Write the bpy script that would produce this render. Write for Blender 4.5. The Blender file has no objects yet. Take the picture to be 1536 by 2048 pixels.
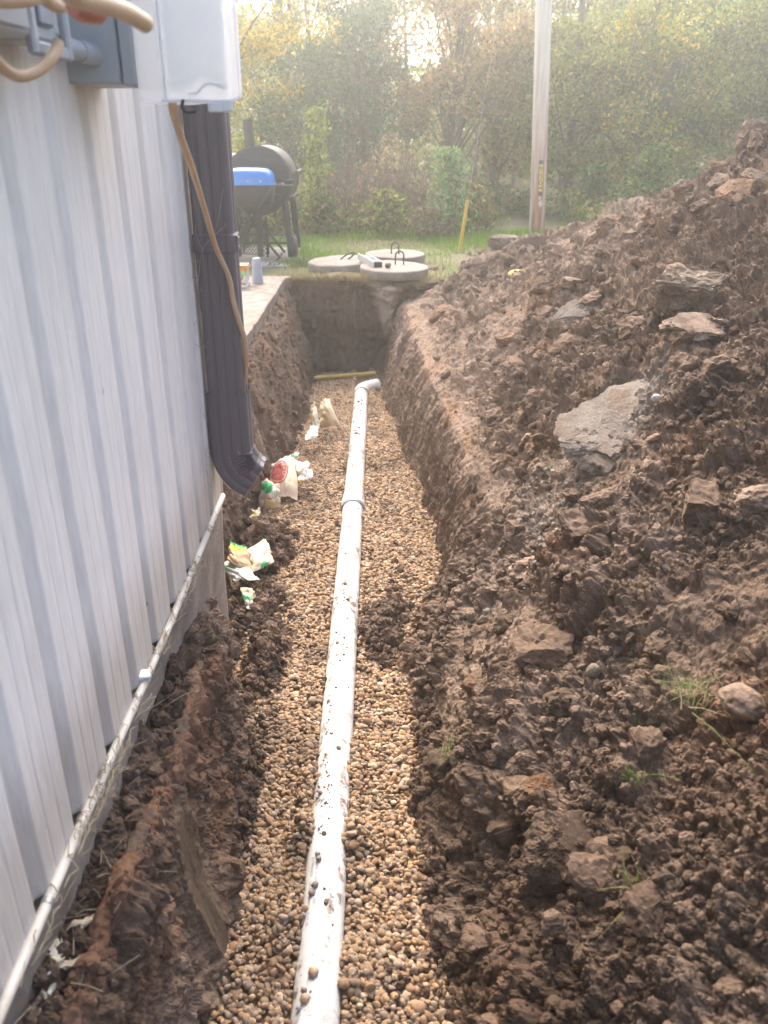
import bpy, math, random
import numpy as np
from mathutils import Vector, Matrix, Euler

random.seed(7)
RNG = np.random.default_rng(7)
SC = bpy.context.scene
COL = SC.collection

# ------------------------------------------------------------------ camera, sky, sun, exposure
F, PITCH, H = 1680.0, math.radians(24.74), 1.25
CP, SP = math.cos(PITCH), math.sin(PITCH)
cam_data = bpy.data.cameras.new('camera')
cam = bpy.data.objects.new('camera', cam_data)
COL.objects.link(cam)
cam.location = (0, 0, H)
cam.rotation_euler = (math.pi / 2 - PITCH, 0, 0)
cam_data.sensor_fit = 'VERTICAL'
cam_data.sensor_height = 36.0
cam_data.lens = 36.0 * F / 2048
cam_data.clip_start = 0.02
cam_data.clip_end = 3000
cam_data.dof.use_dof = True
cam_data.dof.focus_distance = 3.2
cam_data.dof.aperture_fstop = 4.2
SC.camera = cam

SUN_EL, SUN_AZ = math.radians(45), math.radians(-10)      # azimuth from +Y, clockwise seen from above
world = bpy.data.worlds.new('World')
SC.world = world
world.use_nodes = True
wn = world.node_tree
for n in list(wn.nodes):
    wn.nodes.remove(n)
sky = wn.nodes.new('ShaderNodeTexSky')
sky.sky_type = 'NISHITA'
sky.sun_disc = False
sky.sun_elevation = SUN_EL
sky.sun_rotation = SUN_AZ
sky.air_density = 0.7
sky.dust_density = 6.0
sky.ozone_density = 1.0
bg = wn.nodes.new('ShaderNodeBackground')
bg.inputs['Strength'].default_value = 0.15
wo = wn.nodes.new('ShaderNodeOutputWorld')
wn.links.new(sky.outputs[0], bg.inputs['Color'])
wn.links.new(bg.outputs[0], wo.inputs['Surface'])

sun_data = bpy.data.lights.new('sun', 'SUN')
sun_data.energy = 0.55
sun_data.angle = math.radians(45)
sun_data.color = (1.0, 0.94, 0.85)
sun = bpy.data.objects.new('sun', sun_data)
COL.objects.link(sun)
sun_dir = Vector((math.sin(SUN_AZ) * math.cos(SUN_EL), math.cos(SUN_AZ) * math.cos(SUN_EL), math.sin(SUN_EL)))
sun.rotation_euler = (-sun_dir).to_track_quat('-Z', 'Y').to_euler()

SC.view_settings.view_transform = 'Standard'
SC.view_settings.look = 'None'
SC.view_settings.exposure = 2.25
SC.view_settings.gamma = 1.0
SC.view_settings.use_curve_mapping = False
SC.render.engine = 'CYCLES'
SC.cycles.use_denoising = True
SC.cycles.max_bounces = 8
SC.cycles.transparent_max_bounces = 12
SC.cycles.volume_bounces = 1
SC.cycles.volume_step_rate = 4
SC.cycles.sample_clamp_indirect = 6


def at(px, py, Y):
    """World point at forward distance Y on the ray through a photo position."""
    x = (px - 768) / F
    y = (1024 - py) / F
    t = Y / (CP + SP * y)
    return Vector((x * t, Y, H + (-SP + CP * y) * t))


def atz(px, py, z):
    x = (px - 768) / F
    y = (1024 - py) / F
    t = (z - H) / (-SP + CP * y)
    return Vector((x * t, (CP + SP * y) * t, z))


# ------------------------------------------------------------------ noise
def _hash(ix, iy, iz, k):
    h = (ix.astype(np.int64) * 374761393 + iy.astype(np.int64) * 668265263 + iz.astype(np.int64) * 2147483647 + k * 1274126177) & 0xFFFFFFFF
    h = ((h ^ (h >> 13)) * 1274126177) & 0xFFFFFFFF
    h = ((h ^ (h >> 16)) * 2246822519) & 0xFFFFFFFF
    h = h ^ (h >> 15)
    return (h & 0xFFFFFF).astype(np.float64) / 16777215.0


def vnoise(x, y, z=0.0, k=0):
    """Smooth value noise, -1..1."""
    x, y, z = np.broadcast_arrays(np.asarray(x, float), np.asarray(y, float), np.asarray(z, float))
    ix, iy, iz = np.floor(x), np.floor(y), np.floor(z)
    fx, fy, fz = x - ix, y - iy, z - iz
    fx = fx * fx * fx * (fx * (fx * 6 - 15) + 10)
    fy = fy * fy * fy * (fy * (fy * 6 - 15) + 10)
    fz = fz * fz * fz * (fz * (fz * 6 - 15) + 10)
    r = 0
    for dx in (0, 1):
        wx = fx if dx else 1 - fx
        for dy in (0, 1):
            wy = fy if dy else 1 - fy
            for dz in (0, 1):
                wz = fz if dz else 1 - fz
                r = r + wx * wy * wz * _hash(ix + dx, iy + dy, iz + dz, k)
    return r * 2 - 1


def fbm(x, y, z=0.0, k=0, oct=4, gain=0.5):
    r, a, f, t = 0, 1.0, 1.0, 0
    for o in range(oct):
        r = r + a * vnoise(x * f, y * f, np.asarray(z) * f, k + o * 17)
        t += a
        a *= gain
        f *= 2.03
    return r / t


def clods(x, y, cell, k, present=0.6, rmin=0.35, rmax=0.62):
    """Union of rounded lumps on a jittered grid; returns height in units of the lump radius times cell, and the owner's random number."""
    gx, gy = x / cell, y / cell
    ix, iy = np.floor(gx), np.floor(gy)
    best = np.zeros_like(gx)
    own = np.zeros_like(gx)
    zero = np.zeros_like(ix)
    for dx in (-1, 0, 1):
        for dy in (-1, 0, 1):
            cx, cy = ix + dx, iy + dy
            jx = cx + _hash(cx, cy, zero, k)
            jy = cy + _hash(cx, cy, zero, k + 1)
            pr = _hash(cx, cy, zero, k + 2)
            rr = rmin + (rmax - rmin) * _hash(cx, cy, zero, k + 3) ** 1.5
            asp = 0.7 + 0.6 * _hash(cx, cy, zero, k + 4)
            an = 3.14 * _hash(cx, cy, zero, k + 6)
            ca, sa = np.cos(an), np.sin(an)
            ex, ey = ((gx - jx) * ca + (gy - jy) * sa) / rr, (-(gx - jx) * sa + (gy - jy) * ca) / rr
            ex, ey = ex * asp, ey / asp
            d2 = (np.abs(ex) ** 2.6 + np.abs(ey) ** 2.6)
            tx, ty = _hash(cx, cy, zero, k + 7) - .5, _hash(cx, cy, zero, k + 8) - .5
            dome = np.clip(1 - d2, 0, 1) ** .42
            cut = np.clip(.62 + 1.5 * (tx * ex + ty * ey), 0, 1.2)
            hgt = np.where(pr < present, rr * np.minimum(dome, np.minimum(cut, .55 + .6 * _hash(cx, cy, zero, k + 5))), 0)
            own = np.where(hgt > best, pr, own)
            best = np.maximum(best, hgt)
    return best * cell, own


def sstep(a, b, x):
    t = np.clip((x - a) / (b - a), 0, 1)
    return t * t * (3 - 2 * t)


# ------------------------------------------------------------------ object helpers
def tag(o, label=None, cat=None, group=None, kind=None):
    if label:
        o['label'] = label
    if cat:
        o['category'] = cat
    if group:
        o['group'] = group
    if kind:
        o['kind'] = kind
    return o


def empty(name, loc=(0, 0, 0), rot=(0, 0, 0)):
    o = bpy.data.objects.new(name, None)
    o.empty_display_size = 0.05
    o.location = loc
    o.rotation_euler = rot
    COL.objects.link(o)
    return o


def link(name, me, mat=None, parent=None, world_coords=True):
    o = bpy.data.objects.new(name, me)
    COL.objects.link(o)
    if mat is not None and len(me.materials) == 0:
        me.materials.append(mat)
    if parent is not None:
        o.parent = parent
        if world_coords:
            o.matrix_parent_inverse = WORLD_INV(parent)
    return o


def WORLD_INV(p):
    m = Matrix.Identity(4)
    q = p
    while q is not None:
        m = (q.matrix_parent_inverse @ Matrix.LocRotScale(q.location, q.rotation_euler, q.scale)) @ m if q.parent else Matrix.LocRotScale(q.location, q.rotation_euler, q.scale) @ m
        q = q.parent
    return m.inverted()


def np_mesh(name, V, FA, smooth=True, col=None):
    """Mesh from an (n,3) array and an (m,k) face array; col an (n,3) colour stored as attribute 'tint'."""
    V = np.ascontiguousarray(V, dtype=np.float32)
    FA = np.ascontiguousarray(FA, dtype=np.int32)
    me = bpy.data.meshes.new(name)
    k = FA.shape[1]
    me.vertices.add(len(V))
    me.vertices.foreach_set('co', V.ravel())
    me.loops.add(FA.size)
    me.loops.foreach_set('vertex_index', FA.ravel())
    me.polygons.add(len(FA))
    me.polygons.foreach_set('loop_start', np.arange(len(FA), dtype=np.int32) * k)
    me.polygons.foreach_set('use_smooth', np.full(len(FA), smooth, dtype=bool))
    if col is not None:
        c = np.ones((len(V), 4), dtype=np.float32)
        c[:, :3] = col
        a = me.attributes.new('tint', 'FLOAT_COLOR', 'POINT')
        a.data.foreach_set('color', c.ravel())
    me.update(calc_edges=True)
    return me


def py_mesh(name, V, FA, smooth=False):
    me = bpy.data.meshes.new(name)
    me.from_pydata([tuple(v) for v in V], [], FA)
    if smooth:
        me.polygons.foreach_set('use_smooth', [True] * len(me.polygons))
    me.update()
    return me


class MB:
    """Collects shapes into one mesh."""
    def __init__(self):
        self.v, self.f, self.s = [], [], []

    def add(self, V, FA, smooth=False):
        b = len(self.v)
        self.v += [tuple(p) for p in V]
        self.f += [tuple(i + b for i in f) for f in FA]
        self.s += [smooth] * len(FA)
        return self

    def box(self, x0, x1, y0, y1, z0, z1, bev=0.0, M=None):
        if bev <= 0:
            V = [(x, y, z) for z in (z0, z1) for (x, y) in ((x0, y0), (x1, y0), (x1, y1), (x0, y1))]
            FA = [(3, 2, 1, 0), (4, 5, 6, 7), (0, 1, 5, 4), (1, 2, 6, 5), (2, 3, 7, 6), (3, 0, 4, 7)]
        else:
            b = bev
            V, FA = [], []
            c = [(x0, y0, 1, 1), (x1, y0, -1, 1), (x1, y1, -1, -1), (x0, y1, 1, -1)]
            def ring(z, inset):
                out = []
                for n, (x, y, sx, sy) in enumerate(c):
                    p = [(x + sx * inset, y + sy * (inset + b)), (x + sx * (inset + b), y + sy * inset)]
                    if n in (1, 3):
                        p = p[::-1]
                    # keep counter-clockwise order
                    out += p
                return [(q[0], q[1], z) for q in out]
            rings = [ring(z0, b), ring(z0 + b, 0), ring(z1 - b, 0), ring(z1, b)]
            for r in rings:
                V += r
            for k in range(3):
                for i in range(8):
                    j = (i + 1) % 8
                    FA.append((k * 8 + i, k * 8 + j, k * 8 + 8 + j, k * 8 + 8 + i))
            FA.append(tuple(range(7, -1, -1)))
            FA.append(tuple(range(24, 32)))
        if M is not None:
            V = [tuple(M @ Vector(v)) for v in V]
        return self.add(V, FA)

    def tube(self, pts, r, n=10, caps=True, smooth=True):
        pts = [Vector(p) for p in pts]
        rs = r if isinstance(r, (list, tuple)) else [r] * len(pts)
        V, FA = [], []
        t0 = (pts[1] - pts[0]).normalized()
        up = Vector((0, 0, 1)) if abs(t0.z) < 0.9 else Vector((1, 0, 0))
        u = t0.cross(up).normalized()
        for i, p in enumerate(pts):
            t = (pts[min(i + 1, len(pts) - 1)] - pts[max(i - 1, 0)])
            if t.length < 1e-9:
                t = t0
            t.normalize()
            u = (u - t * u.dot(t))
            if u.length < 1e-6:
                u = t.orthogonal()
            u.normalize()
            w = t.cross(u)
            for k in range(n):
                a = 2 * math.pi * k / n
                V.append(p + (u * math.cos(a) + w * math.sin(a)) * rs[i])
        m = len(pts)
        for i in range(m - 1):
            for k in range(n):
                j = (k + 1) % n
                FA.append((i * n + k, i * n + j, (i + 1) * n + j, (i + 1) * n + k))
        self.add(V, FA, smooth)
        if caps:
            self.add([V[k] for k in range(n)], [tuple(range(n - 1, -1, -1))])
            self.add([V[(m - 1) * n + k] for k in range(n)], [tuple(range(n))])
        return self

    def lathe(self, prof, n=32, c=(0, 0, 0), M=None, smooth=True):
        V, FA = [], []
        for r, z in prof:
            for k in range(n):
                a = 2 * math.pi * k / n
                V.append(Vector((r * math.cos(a), r * math.sin(a), z)))
        m = len(prof)
        for i in range(m - 1):
            for k in range(n):
                j = (k + 1) % n
                FA.append((i * n + k, i * n + j, (i + 1) * n + j, (i + 1) * n + k))
        if prof[0][0] > 1e-6:
            FA.append(tuple(range(n - 1, -1, -1)))
        if prof[-1][0] > 1e-6:
            FA.append(tuple((m - 1) * n + k for k in range(n)))
        if M is not None:
            V = [M @ v for v in V]
        V = [v + Vector(c) for v in V]
        return self.add(V, FA, smooth)

    def build(self, name, mat, parent=None):
        me = bpy.data.meshes.new(name)
        me.from_pydata(self.v, [], self.f)
        me.polygons.foreach_set('use_smooth', self.s)
        me.update()
        return link(name, me, mat, parent)


def curve_pts(P, n=8):
    """Catmull-Rom through the points."""
    P = [Vector(p) for p in P]
    Q = [P[0] * 2 - P[1]] + P + [P[-1] * 2 - P[-2]]
    out = []
    for i in range(1, len(Q) - 2):
        a, b, c, d = Q[i - 1], Q[i], Q[i + 1], Q[i + 2]
        for k in range(n):
            t = k / n
            out.append(0.5 * ((2 * b) + (c - a) * t + (2 * a - 5 * b + 4 * c - d) * t * t + (3 * b - a - 3 * c + d) * t ** 3))
    out.append(P[-1])
    return out


# ------------------------------------------------------------------ materials
def new_mat(name):
    m = bpy.data.materials.new(name)
    m.use_nodes = True
    nt = m.node_tree
    b = nt.nodes['Principled BSDF']
    return m, nt, b


def N(nt, typ, **kw):
    n = nt.nodes.new(typ)
    for k, v in kw.items():
        if k in n.inputs:
            n.inputs[k].default_value = v
        else:
            setattr(n, k, v)
    return n


def ramp(nt, fac, stops):
    r = nt.nodes.new('ShaderNodeValToRGB')
    e = r.color_ramp.elements
    while len(e) < len(stops):
        e.new(0.5)
    for el, (p, c) in zip(e, stops):
        el.position = p
        el.color = (*c, 1)
    nt.links.new(fac, r.inputs[0])
    return r.outputs[0]


def mixc(nt, a, b, fac, mode='MIX'):
    m = nt.nodes.new('ShaderNodeMix')
    m.data_type = 'RGBA'
    m.blend_type = mode
    if isinstance(fac, (int, float)):
        m.inputs[0].default_value = fac
    else:
        nt.links.new(fac, m.inputs[0])
    for s, v in ((6, a), (7, b)):
        if isinstance(v, tuple):
            m.inputs[s].default_value = (*v, 1)
        else:
            nt.links.new(v, m.inputs[s])
    return m.outputs[2]


def coords(nt, scale=(1, 1, 1), kind='Object'):
    c = nt.nodes.new('ShaderNodeTexCoord')
    mp = nt.nodes.new('ShaderNodeMapping')
    mp.inputs['Scale'].default_value = scale
    nt.links.new(c.outputs[kind], mp.inputs[0])
    return mp.outputs[0]


def noise(nt, vec, scale, detail=4, rough=0.55):
    n = nt.nodes.new('ShaderNodeTexNoise')
    n.inputs['Scale'].default_value = scale
    n.inputs['Detail'].default_value = detail
    n.inputs['Roughness'].default_value = rough
    if vec is not None:
        nt.links.new(vec, n.inputs['Vector'])
    return n.outputs[0]


def bump(nt, bsdf, height, strength=0.3, dist=0.01):
    b = nt.nodes.new('ShaderNodeBump')
    b.inputs['Strength'].default_value = strength
    b.inputs['Distance'].default_value = dist
    nt.links.new(height, b.inputs['Height'])
    nt.links.new(b.outputs[0], bsdf.inputs['Normal'])


def simple(name, c, rough=0.6, metal=0.0, var=0.12, scale=12.0, stretch=(1, 1, 1), bumpd=0.0, dirt=None, dirt_amt=0.5):
    m, nt, b = new_mat(name)
    v = coords(nt, stretch)
    n = noise(nt, v, scale)
    lo = tuple(x * (1 - var) for x in c)
    hi = tuple(min(1, x * (1 + var)) for x in c)
    out = ramp(nt, n, [(0.3, lo), (0.7, hi)])
    if dirt:
        n2 = noise(nt, v, scale * 0.35, 6, 0.65)
        f = ramp(nt, n2, [(0.5, (0, 0, 0)), (0.68, (dirt_amt,) * 3)])
        out = mixc(nt, out, dirt, f)
    nt.links.new(out, b.inputs['Base Color'])
    b.inputs['Roughness'].default_value = rough
    b.inputs['Metallic'].default_value = metal
    if bumpd:
        bump(nt, b, noise(nt, v, scale * 6, 5), 0.5, bumpd)
    return m


def tint_mat(name, rough=0.9, fine=55.0, bumpd=0.004, instancer=False, spec=0.15, lo=0.72, hi=1.25):
    """Colour from the 'tint' attribute, broken up by fine world-space grain."""
    m, nt, b = new_mat(name)
    a = nt.nodes.new('ShaderNodeAttribute')
    a.attribute_name = 'tint'
    if instancer:
        a.attribute_type = 'INSTANCER'
    g = nt.nodes.new('ShaderNodeNewGeometry')
    n1 = noise(nt, g.outputs['Position'], fine * 1.6, 8, 0.75)
    f = ramp(nt, n1, [(0.3, (lo,) * 3), (0.72, (hi,) * 3)])
    out = mixc(nt, a.outputs['Color'], f, 1.0, 'MULTIPLY')
    nt.links.new(out, b.inputs['Base Color'])
    b.inputs['Roughness'].default_value = rough
    b.inputs['Specular IOR Level'].default_value = spec
    if bumpd:
        n2 = noise(nt, g.outputs['Position'], fine * 1.7, 10, 0.78)
        bump(nt, b, n2, 1.0, bumpd)
    return m


def leaf_mat(name, trans=0.42):
    m = bpy.data.materials.new(name)
    m.use_nodes = True
    nt = m.node_tree
    for n in list(nt.nodes):
        nt.nodes.remove(n)
    a = nt.nodes.new('ShaderNodeAttribute')
    a.attribute_name = 'tint'
    d = nt.nodes.new('ShaderNodeBsdfDiffuse')
    t = nt.nodes.new('ShaderNodeBsdfTranslucent')
    mx = nt.nodes.new('ShaderNodeMixShader')
    mx.inputs[0].default_value = trans
    o = nt.nodes.new('ShaderNodeOutputMaterial')
    nt.links.new(a.outputs['Color'], d.inputs[0])
    nt.links.new(a.outputs['Color'], t.inputs[0])
    nt.links.new(d.outputs[0], mx.inputs[1])
    nt.links.new(t.outputs[0], mx.inputs[2])
    nt.links.new(mx.outputs[0], o.inputs[0])
    return m


M_SOIL = tint_mat('soil', bumpd=.009, lo=.6, hi=1.4)
M_SOIL_I = tint_mat('soil_crumb', instancer=True, fine=80, bumpd=.008, lo=.62, hi=1.38)
M_LEAF = leaf_mat('leaf')
M_BLADE = leaf_mat('grass_blade', 0.35)
M_PAPER = tint_mat('printed_paper', rough=0.75, fine=30, bumpd=0.0008, spec=0.3, lo=0.9, hi=1.08)
M_BARK = simple('bark', (0.11, 0.085, 0.065), 0.95, var=0.4, scale=9, stretch=(1, 1, 0.25), bumpd=0.01)
M_TWIG = simple('dry_stalk', (0.20, 0.145, 0.105), 0.9, var=0.3, scale=20)
M_STRAW = simple('straw', (0.36, 0.29, 0.19), 0.85, var=0.3, scale=40)

# ------------------------------------------------------------------ soil colours (linear)
C_DARK = np.array((0.100, 0.067, 0.047))
C_BROWN = np.array((0.188, 0.127, 0.088))
C_DRY = np.array((0.270, 0.193, 0.140))
C_ORANGE = np.array((0.270, 0.145, 0.075))
C_CLAY = np.array((0.30, 0.252, 0.205))
C_PALE = np.array((0.26, 0.19, 0.14))


def soil_colour(P, k=0):
    """Moist, dry and rusty patches of the dug soil, by place."""
    x, y, z = P[:, 0], P[:, 1], P[:, 2]
    a = fbm(x * 1.6, y * 1.6, z * 1.6, 300 + k, 4)
    b = fbm(x * 6, y * 6, z * 6, 330 + k, 3)
    c = fbm(x * 2.3 + 9, y * 2.3, z * 2.3, 360 + k, 3)
    col = C_BROWN + np.zeros_like(P)
    w = sstep(-0.05, 0.5, a + 0.35 * b)[:, None]
    col = col * (1 - w) + C_DRY * w
    w = sstep(0.0, 0.5, -a + 0.3 * b)[:, None]
    col = col * (1 - 0.75 * w) + C_DARK * 0.75 * w
    w = (sstep(0.25, 0.55, c + 0.25 * b) * 0.45)[:, None]
    col = col * (1 - w) + C_ORANGE * w
    return col


def blend(col, tgt, w):
    w = np.clip(w, 0, 1)[:, None]
    return col * (1 - w) + np.asarray(tgt) * w


def grid_faces(nr, nc, flip=False):
    i = np.arange(nr - 1)[:, None] * nc + np.arange(nc - 1)[None, :]
    i = i.ravel()
    q = np.stack([i, i + 1, i + nc + 1, i + nc], 1)
    return q[:, ::-1] if flip else q


def gz(Y):
    """Level of the gravel bed (same as the pipe's axis)."""
    return -0.600 - 0.0300 * (np.asarray(Y) - 1.31)


# ------------------------------------------------------------------ the dirt pile with the trench's near-vertical side
TY = np.array([-0.6, 0.8, 1.6, 2.4, 3.0, 3.6, 4.4, 5.3, 6.6, 7.52, 7.72, 8.4, 9.5, 11.2])
T_XR = np.array([.17, .17, .20, .205, .19, .29, .22, .14, .0, -.01, .38, .42, .6, 1.0])
T_XL = np.array([.54, .54, .55, .54, .50, .42, .35, .29, .21, .16, .46, .52, .75, 1.15])
T_ZL = np.array([-.18, -.18, -.17, -.19, -.22, -.26, -.22, -.20, -.18, -.16, -.05, -.07, -.08, -.12])
T_XD = np.array([.82, .82, .82, .82, .78, .74, .68, .62, .52, .48, .62, .75, .95, 1.3])
T_ZD = np.array([.04, .04, .05, .08, .09, .08, .07, .03, -.03, -.06, -.04, -.05, -.06, -.10])
T_XG = np.array([2.3, 2.3, 2.3, 2.3, 2.3, 2.3, 2.25, 2.2, 2.08, 2.0, 1.98, 1.9, 1.6, 1.6])
T_ZG = np.array([.9, 1.0, 1.1, 1.2, 1.28, 1.3, 1.28, 1.15, .76, .50, .46, .30, .10, -.10])


def rows_y(y0, y1, k=0.0025, p=1.1):
    ys = [y0]
    while ys[-1] < y1:
        y = ys[-1]
        ys.append(y + (k * max(y, 0.9) ** p if y > 0.55 else 0.012))
    return np.array(ys)


def build_pile():
    ys = rows_y(-0.4, 11.0)
    NC1, NC2 = 430, 70
    P = np.zeros((len(ys), NC1 + NC2, 3))
    S = np.zeros((len(ys), NC1 + NC2))
    for r, y in enumerate(ys):
        ip = lambda t: float(np.interp(y, TY, t))
        # smooth the table a little along Y except where the trench ends
        xr, xl, zl, xd, zd, xg, zg = (ip(t) for t in (T_XR, T_XL, T_ZL, T_XD, T_ZD, T_XG, T_ZG))
        g = float(gz(min(y, 7.52)))
        if y > 7.52:
            g += (0.0 - g - 0.03) * min(1, (y - 7.52) / 0.2)
        pts = [(xr - .16, g - .1), (xr, g - .03), (xr + (xl - xr) * .55, g + (zl - g) * .72), (xl, zl), (xd, zd),
               (xd + (xg - xd) * .5, zd + (zg - zd) * .47), (xg, zg), (xg + .35, zg * .93), (xg + .9 + zg * .8, 0.0), (7.5, -0.06)]
        pts = np.array(pts)
        d = np.r_[0, np.cumsum(np.hypot(*np.diff(pts, axis=0).T))]
        vis = 1.05 + 0.46 * max(y, 0)
        vis = min(vis, d[-1] * 0.75)
        s = np.r_[np.linspace(0, vis, NC1), vis + (d[-1] - vis) * (np.linspace(0, 1, NC2 + 1)[1:]) ** 1.3]
        X = np.interp(s, d, pts[:, 0])
        Z = np.interp(s, d, pts[:, 1])
        # round the corners
        for _ in range(10):
            X[1:-1] = (X[:-2] + 2 * X[1:-1] + X[2:]) / 4
            Z[1:-1] = (Z[:-2] + 2 * Z[1:-1] + Z[2:]) / 4
        P[r, :, 0], P[r, :, 1], P[r, :, 2], S[r] = X, y, Z, s
    nr, nc = S.shape
    du = np.gradient(P, axis=1)
    dv = np.gradient(P, axis=0)
    Nn = np.cross(du, dv)
    Nn /= np.linalg.norm(Nn, axis=2, keepdims=True) + 1e-9
    X, Y, Z = P[..., 0], P[..., 1], P[..., 2]
    # steep cut face: low and left of the lip
    xl = np.interp(Y, TY, T_XL)
    zl = np.interp(Y, TY, T_ZL)
    face = sstep(0.03, -0.05, Z - zl) * sstep(2.75, 3.25, Y) * sstep(7.9, 7.4, Y)
    face2 = sstep(0.17, 0.02, Z - zl + .05 * fbm(S * 3, Y * 3, 0, 19, 3)) * sstep(2.85, 3.4, Y) * sstep(8.3, 7.6, Y)
    wob = 0.05
    sx = S + wob * fbm(S * 4, Y * 4, 0, 11, 3) + .022 * fbm(S * 22, Y * 22, 0, 13, 4, .6)
    sy = Y + wob * fbm(S * 4, Y * 4, 5, 12, 3) + .022 * fbm(S * 22, Y * 22, 7, 14, 4, .6)
    sm = np.maximum(sstep(0.04, 0.32, fbm(S * 1.7 + 3, Y * 1.7, 0, 21, 3)) * sstep(.9, 1.7, Y), np.exp(-(((X - .90) / .20) ** 2 + ((Y - 3.05) / .22) ** 2)))             # smeared, bucket-smoothed patches
    big = fbm(S * 1.3, Y * 1.3, 0, 31, 3) * 0.10 + fbm(S * 3.6, Y * 3.6, 0, 41, 3) * 0.05
    h1, o1 = clods(sx, sy, 0.30, 51, 0.42, 0.30, 0.55)
    h2, o2 = clods(sx + 7, sy, 0.135, 61, 0.62, 0.32, 0.62)
    h3, o3 = clods(sx, sy + 5, 0.062, 71, 0.72)
    h4, o4 = clods(sx + 3, sy + 1, 0.029, 81, 0.72)
    fine = fbm(S * 34, Y * 34, 0, 91, 5, 0.72) * 0.020 + (np.abs(fbm(S * 9, Y * 9, 0, 95, 4, .6)) - .2) * 0.060 + (np.abs(fbm(S * 24, Y * 24, 0, 97, 3, .6)) - .2) * 0.022
    rough = (1 - 0.85 * sm)
    h = big * (1 - .8 * face2) + rough * (1 - 0.95 * face2) * (0.55 * h1 + 0.62 * h2 + 0.7 * h3 + 0.8 * h4) + fine * (1 - .35 * sm) * (1 - .55 * face2)
    streak = fbm(Y * 30 + 1.5 * S, S * 3, 0, 101, 5, 0.68) * 0.034 + fbm(Y * 7, S * 1.5, 0, 105, 3) * 0.035
    h = h + face * streak
    h *= sstep(0.0, 0.12, S) * np.where(Y > 9.6, sstep(11.0, 9.6, Y) * .8 + .2, 1)
    Q = P + Nn * h[..., None]
    V = Q.reshape(-1, 3)
    # dry, rusty and pale zones
    col = soil_colour(V)
    x, y, z = V[:, 0], V[:, 1], V[:, 2]
    hh = h.ravel()
    own = ((o2 * 7.3 + o1 * 3.1) % 1).ravel()
    col = col * (0.82 + 0.36 * own)[:, None]
    nz = fbm(x * 5, y * 5, z * 5, 400, 3)
    n2 = fbm(x * 14, y * 4, z * 5, 410, 3)
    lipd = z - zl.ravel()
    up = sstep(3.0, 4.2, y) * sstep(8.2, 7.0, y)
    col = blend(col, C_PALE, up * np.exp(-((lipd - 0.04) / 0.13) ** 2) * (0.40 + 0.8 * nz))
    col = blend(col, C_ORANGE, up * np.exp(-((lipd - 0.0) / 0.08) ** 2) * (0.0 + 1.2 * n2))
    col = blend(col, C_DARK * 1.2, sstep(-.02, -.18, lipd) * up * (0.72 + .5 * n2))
    col = blend(col, C_DRY, sstep(3.0, 7.0, y) * (0.35 + .5 * nz))
    col = blend(col, C_CLAY * .85, np.exp(-(((x - .90) / .19) ** 2 + ((y - 3.08) / .20) ** 2) ** 2) * (.75 + .8 * nz))
    col = blend(col, C_CLAY, np.exp(-(((x - .62) / .2) ** 2 + ((y - 3.0) / .35) ** 2)) * (0.25 + 1.0 * nz) * 0.8)
    col = blend(col, C_ORANGE, np.exp(-(((x - .80) / .14) ** 2 + ((y - 1.42) / .25) ** 2)) * (0.4 + .8 * nz))
    col = blend(col, C_ORANGE * .8, np.exp(-(((x - .22) / .08) ** 2 + ((y - .95) / .4) ** 2)) * (0.5 + .8 * nz))
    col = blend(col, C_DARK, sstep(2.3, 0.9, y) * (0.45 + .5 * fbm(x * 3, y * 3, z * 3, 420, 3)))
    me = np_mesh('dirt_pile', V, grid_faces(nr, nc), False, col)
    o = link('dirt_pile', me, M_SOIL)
    tag(o, 'long heap of dug brown soil with clods heaped beside the trench', kind='structure')
    return Q, sm, S, Nn, col.reshape(nr, nc, 3), ys


PILE, PILE_SM, PILE_S, PILE_N, PILE_C, PILE_Y = build_pile()


def on_pile(x, y, zmin=-0.45):
    r = int(np.argmin(np.abs(PILE_Y - y)))
    row = PILE[r]
    d = np.abs(row[:, 0] - x) + np.where(row[:, 2] < zmin, 9, 0) + np.where(row[:, 0] > 2.3, 5, 0)
    c = int(np.argmin(d))
    return Vector(row[c]), Vector(PILE_N[r, c]), PILE_C[r, c]


# ------------------------------------------------------------------ the bank under the building, left side of the trench
LY = np.array([-0.6, 0.9, 1.5, 1.9, 2.2, 2.6, 2.9, 3.4, 4.0, 4.6, 5.2, 6.0, 7.0, 7.8])
L1 = np.array([(-.595, -.10), (-.595, -.10), (-.595, -.105), (-.597, -.12), (-.60, -.15), (-.615, -.27), (-.68, -.20), (-.86, -.05), (-.89, -.02), (-.89, -.01), (-.89, -.01), (-.89, -.01), (-.88, -.01), (-.88, -.01)])
L2 = np.array([(-.47, -.14), (-.475, -.14), (-.48, -.145), (-.49, -.18), (-.50, -.28), (-.60, -.46), (-.71, -.46), (-.82, -.30), (-.83, -.17), (-.82, -.16), (-.81, -.18), (-.80, -.19), (-.79, -.22), (-.80, -.2)])
L3 = np.array([(-.44, -.70), (-.44, -.70), (-.425, -.70), (-.43, -.71), (-.445, -.72), (-.55, -.73), (-.65, -.73), (-.71, -.74), (-.68, -.745), (-.655, -.75), (-.62, -.755), (-.59, -.775), (-.60, -.80), (-.60, -.84)])


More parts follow.
